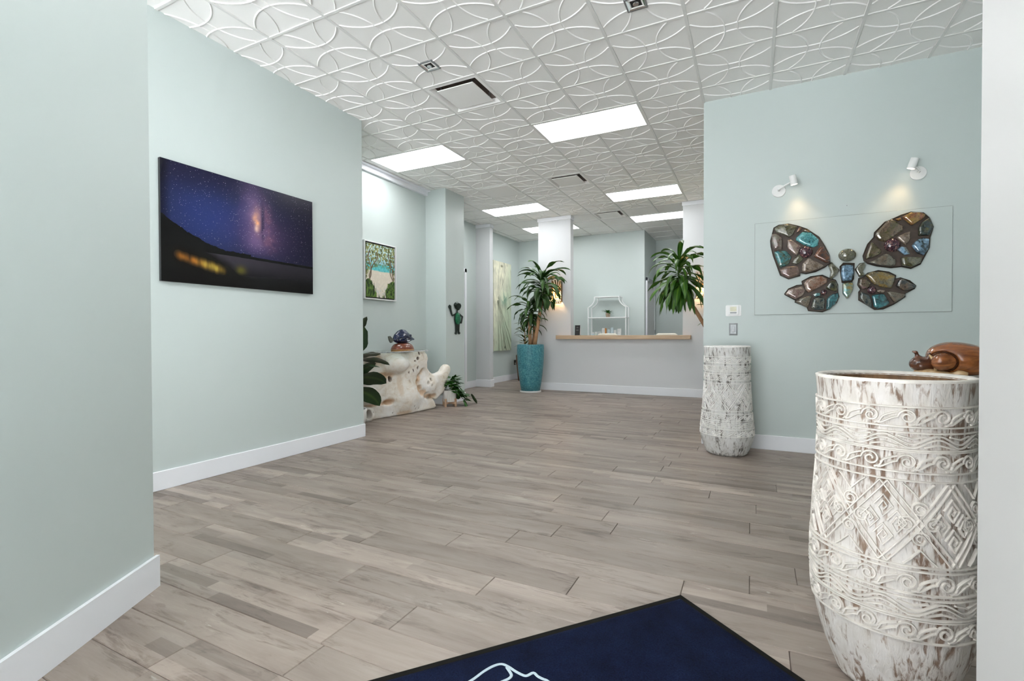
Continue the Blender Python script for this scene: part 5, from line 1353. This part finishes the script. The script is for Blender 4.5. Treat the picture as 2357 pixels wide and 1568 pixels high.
# ------------------------------------------------------------------ leaf cut-out sconces on the piers
def copper():
    m = NT('copper patina sheet', .35, .5, .75); v = m.coord('Object'); f = m.noise(v, 9, 4)
    m.col(m.ramp(f, [(.38, (.10, .15, .10, 1)), (.55, (.30, .17, .06, 1)), (.7, (.48, .24, .10, 1))])); return m.m
M_COP = copper(); M_BULB = emit('warm bulb', (1.0, .66, .30, 1), 160.0)
def sconce(x, lb):
    e_ = empty('leaf_sconce', (x, YD, 1.775)); tag(e_, lb, 'sconce', 'copper leaf sconces')
    w_, h_, dp = .105, .485, .075
    # front sheet pierced by rays that fan from the bulb, built as a comb of slats between the slots
    cy_, cz_ = 0.02, .20
    def clip_ray(a_):
        dx, dz = math.cos(a_), math.sin(a_); t = 9
        for lim, d_ in (((w_ - .008) - cy_, dx), (-(w_ - .008) - cy_, dx), ((h_ - .008) - cz_, dz), (.008 - cz_, dz)):
            if abs(d_) > 1e-6 and lim / d_ > 0: t = min(t, lim / d_)
        return t
    mb = MB(); N = 30
    for k in range(N):
        a0, a1 = 2 * PI * k / N, 2 * PI * (k + .58) / N
        t0, t1 = clip_ray(a0), clip_ray(a1); r0 = .018
        P_ = [(cy_ + r0 * math.cos(a0), cz_ + r0 * math.sin(a0)), (cy_ + t0 * math.cos(a0), cz_ + t0 * math.sin(a0)), (cy_ + t1 * math.cos(a1), cz_ + t1 * math.sin(a1)), (cy_ + r0 * math.cos(a1), cz_ + r0 * math.sin(a1))]
        mb.prism(P_, lambda p: (p[0], -dp, p[1]), lambda p: (p[0], -dp - .002, p[1]))
    mb.build('leaf_sheet', M_COP, e_)
    mb = MB()
    for q in ((-w_, -w_ + .008, 0, h_), (w_ - .008, w_, 0, h_), (-w_, w_, 0, .008), (-w_, w_, h_ - .008, h_)): mb.box(q[0], q[1], -dp - .004, -dp + .004, q[2], q[3])
    mb.build('edge_frame', M_COP, e_)
    mb = MB().box(-w_, -w_ + .004, -dp, 0, .03, h_ - .03).box(w_ - .004, w_, -dp, 0, .03, h_ - .03).build('side_sheet', M_COP, e_)
    MB().box(-.05, .05, -.008, 0, .12, .30).build('back_plate', M_COP, e_)
    MB().tube([(cy_, -.03, cz_ - .06), (cy_, -.03, cz_ - .02)], .012).build('socket', M_BRZ, e_)
    MB().ell((cy_, -.04, cz_), (.026, .026, .034), 14, 10).build('bulb', M_BULB, e_, True)
    ld = bpy.data.lights.new('sconce_glow', 'POINT'); ld.energy, ld.color, ld.shadow_soft_size = 9.0, (1.0, .62, .30), .02
    link('sconce_glow', ld, e_, (cy_, -.052, cz_ - .05))
sconce(-3.59, 'copper leaf cut-out sconce lit behind the blue planter\'s corn plant')
sconce(-0.82, 'copper leaf cut-out sconce lit beside the leaning corn plant')

# ------------------------------------------------------------------ reception counter and what stands on it
M_OAK = grain('pale oak', (.40, .26, .155, 1), (.60, .44, .29, 1), (1.5, 26, 26), .45)
ct = MB().bbox(-3.585, -1.01, 9.20, 9.326, 1.052, 1.128, .004).box(-3.305, -1.16, 9.326, 9.60, 1.054, 1.127).build('reception_counter', M_OAK); tag(ct, 'pale oak counter top on the white reception half wall', 'counter')
e_ = empty('menu_stand', (-3.20, 9.42, 1.1275)); tag(e_, 'black folded menu card standing on the counter beside the pier', 'menu card')
MB().prism([(-.052, 0), (.052, 0), (.055, .205), (-.055, .205)], lambda p: (p[0], -.01 + p[1] * .12, p[1]), lambda p: (p[0], -.004 + p[1] * .12, p[1])).build('front_card', M_BLK, e_)
MB().prism([(-.052, 0), (.052, 0), (.055, .205), (-.055, .205)], lambda p: (p[0], .062 - p[1] * .18, p[1]), lambda p: (p[0], .066 - p[1] * .18, p[1])).build('back_card', M_PLAST, e_)
M_TEXT = plain('grey print', (.30, .30, .28, 1), .6)
for z, w_ in ((.165, .018), (.150, .026), (.108, .030), (.100, .022)): MB().box(-w_, w_, -.0115 + z * .12, -.0103 + z * .12, z, z + .004).build('printed_line', M_TEXT, e_)
MB().box(-.054, .054, -.012, .068, 0, .004).build('foot', M_BLK, e_)
e_ = empty('card_holder', (-3.395, 9.36, 1.128)); tag(e_, 'small clear holder of business cards at the end of the counter', 'card holder')
MB().prism([(-.048, 0), (.048, 0), (.048, .045), (-.048, .045)], lambda p: (p[0], -.02, p[1]), lambda p: (p[0], -.017, p[1])).box(-.048, .048, -.02, .035, 0, .004).build('holder', plain('clear grey plastic', (.55, .58, .60, 1), .15), e_)
MB().box(-.044, .044, -.012, .012, .004, .058).build('cards', plain('blue grey cards', (.22, .29, .36, 1), .6, var=.3, scale=40), e_)

# white metal shelf rack against the back wall
M_RACK = plain('white metal', (.88, .89, .89, 1), .4, var=.02)
sr = empty('shelf_rack', (-3.06, 11.24, 0)); tag(sr, 'white metal shelf rack with curved shoulders behind the counter', 'shelf rack')
for y_ in (-.13, .15):
    for s_ in (-1, 1):
        pts = [(s_ * .445, y_, 0), (s_ * .445, y_, .9), (s_ * .445, y_, 1.775)]
        c_ = (s_ * .445, 1.775)
        for t in np.linspace(0, 1, 7)[1:]:     # concave shoulder
            q0, q1, q2 = (1 - t) ** 2, 2 * t * (1 - t), t * t
            pts.append((s_ * (.445 * q0 + .305 * q1 + .29 * q2), y_, 1.775 * q0 + 1.85 * q1 + 1.96 * q2))
        pts.append((s_ * .29, y_, 2.03))
        MB().tube(pts, .0125, 8).build('post', M_RACK, sr)
for z, w_ in ((.25, .445), (.68, .445), (1.110, .445), (1.545, .445), (2.03, .29)):
    mb = MB()
    for y_ in (-.13, .15): mb.bbox(-w_, w_, y_ - .011, y_ + .011, z - .022, z, .003)
    for s_ in (-1, 1): mb.bbox(s_ * w_ - .011, s_ * w_ + .011, -.13, .15, z - .022, z, .003)
    sh = mb.build('shelf', M_RACK, sr)
    MB().box(-w_ + .01, w_ - .01, -.12, .14, z - .008, z - .002).build('shelf_panel', M_RACK, sh)
sx, sy, sz = -3.06, 11.24, 1.545
pp = empty('shelf_plant', (sx + .005, sy - .03, sz)); tag(pp, 'tiny plant in a tan pot on the upper shelf of the white rack', 'potted plant')
MB().lathe([(.042, 0), (.045, .003), (.056, .09), (.057, .098), (.050, .098), (.048, .08)], 24, close=False).build('pot', plain('tan clay', (.40, .31, .22, 1), .6), pp, True)
MB().lathe([(.049, .085), (.001, .088)], 20, close=False).build('soil', M_SOIL, pp)
for k, (az, el, ln) in enumerate(((3.4, 1.0, .20), (-.2, .9, .17), (2.6, 1.3, .16), (.4, .6, .15), (-1.4, 1.1, .16), (-2.4, .8, .19), (1.6, 1.2, .17), (-.9, .5, .13))): link('leaf', leaf_mesh('leaf', (0, 0, .085), az, el, ln, .058, 2.0, M_POTH, .6, .05, 6, k, .12), pp)
# skin-care products on the next shelf down
M_BOXW = plain('white carton', (.74, .74, .72, 1), .5, var=.03); M_BOXO = plain('orange carton', (.62, .25, .06, 1), .5); M_BOXB = plain('pale blue carton', (.56, .66, .70, 1), .5)
M_INK = plain('pale grey print', (.45, .46, .46, 1), .6); M_JAR = plain('pale green jar', (.62, .70, .62, 1), .3)
sz = 1.110
prods = [('j', -3.405, .055, .085, M_BOXB, 'small pale blue lidded jar at the end of the product shelf'), ('j', -3.327, .048, .095, M_JAR, 'small pale green jar with white lid on the product shelf'), ('b', -3.245, .066, .098, M_BOXW, 'low white carton between the jars and the orange-sided carton'),
         ('o', -3.130, .095, .178, M_BOXW, 'white carton with an orange side on the product shelf'), ('b', -3.020, .048, .145, M_BOXB, 'pale blue carton next to the orange-sided carton'), ('b', -2.945, .058, .190, M_BOXB, 'tallest pale blue carton on the product shelf'),
         ('b', -2.872, .058, .130, M_BOXW, 'short white carton between the tall blue and tall white cartons'), ('b', -2.772, .080, .165, M_BOXW, 'wide tall white carton at the end of the product row')]
for kind, x, w_, h_, m_, lb in prods:
    e_ = empty('cosmetic_jar' if kind == 'j' else 'product_carton', (x, sy - .08, sz)); tag(e_, lb, 'jar' if kind == 'j' else 'carton', 'products on the white rack')
    if kind == 'j':
        MB().lathe([(w_ * .46, 0), (w_ * .5, .004), (w_ * .5, h_ * .55), (w_ * .46, h_ * .6)], 20).build('jar', m_, e_)
        MB().lathe([(w_ * .5, h_ * .6), (w_ * .5, h_ * .97), (w_ * .47, h_)], 20).build('lid', M_BOXW, e_)
    else:
        MB().bbox(-w_ / 2, w_ / 2, -w_ * .35, w_ * .35, 0, h_, .0015).build('carton', m_, e_)
        if kind == 'o': MB().box(w_ * .5, w_ * .5 + .0012, -w_ * .35, w_ * .35, 0, h_).box(w_ * .24, w_ * .5, -w_ * .35 - .0012, -w_ * .35, 0, h_).build('side_panel', M_BOXO, e_)
        for k, z in enumerate((.72, .6, .3)): MB().box(-w_ * (.3 - .05 * k), w_ * (.18 - .03 * k), -w_ * .35 - .0022, -w_ * .35 - .0012, h_ * z, h_ * z + .006).build('printed_line', M_INK, e_)
# two cream task chairs whose backs rise above the counter
M_CREAMF = plain('cream leather', (.72, .68, .58, 1), .5, var=.04)
for x, lb in ((-2.67, 'cream padded chair back in front of the white shelf rack'), (-1.505, 'cream padded chair back near the leaning corn plant')):
    e_ = empty('task_chair', (x, 10.02, 0)); tag(e_, lb, 'chair', 'cream task chairs behind the counter')
    def back(P):
        d2 = np.sqrt(np.maximum(np.abs(P[0]) - .14, 0) ** 2 + np.maximum(np.abs(P[2] - .90) - .19, 0) ** 2) - .075
        return np.sqrt(np.maximum(d2 + .03, 0) ** 2 + np.maximum(np.abs(P[1] + .25 + .25 * P[0] ** 2) - .012, 0) ** 2) - .03
    sdf_obj('backrest', back, (-.25, -.32, .60), (.25, -.19, 1.20), .0125, M_CREAMF, e_)
    def seat(P):
        d2 = np.sqrt(np.maximum(np.abs(P[0]) - .16, 0) ** 2 + np.maximum(np.abs(P[1]) - .16, 0) ** 2) - .07
        return np.sqrt(np.maximum(d2 + .03, 0) ** 2 + np.maximum(np.abs(P[2] - .48) - .015, 0) ** 2) - .03
    sdf_obj('seat', seat, (-.26, -.26, .42), (.26, .26, .55), .015, M_CREAMF, e_)
    MB().tube([(0, -.10, .46), (0, -.25, .50), (0, -.28, .72)], .018, 8).build('back_support', M_STEEL, e_)
    MB().tube([(0, 0, .08), (0, 0, .45)], .025, 12).build('gas_column', M_STEEL, e_)
    for k in range(5):
        a_ = 2 * PI * k / 5; lg = MB().tube([(0, 0, .10), (.27 * math.cos(a_), .27 * math.sin(a_), .065)], [.022, .015], 8).build('leg', M_STEEL, e_)
        MB().ell((.27 * math.cos(a_), .27 * math.sin(a_), .030), (.028, .028, .030), 10, 8).build('caster', M_BLK, lg)
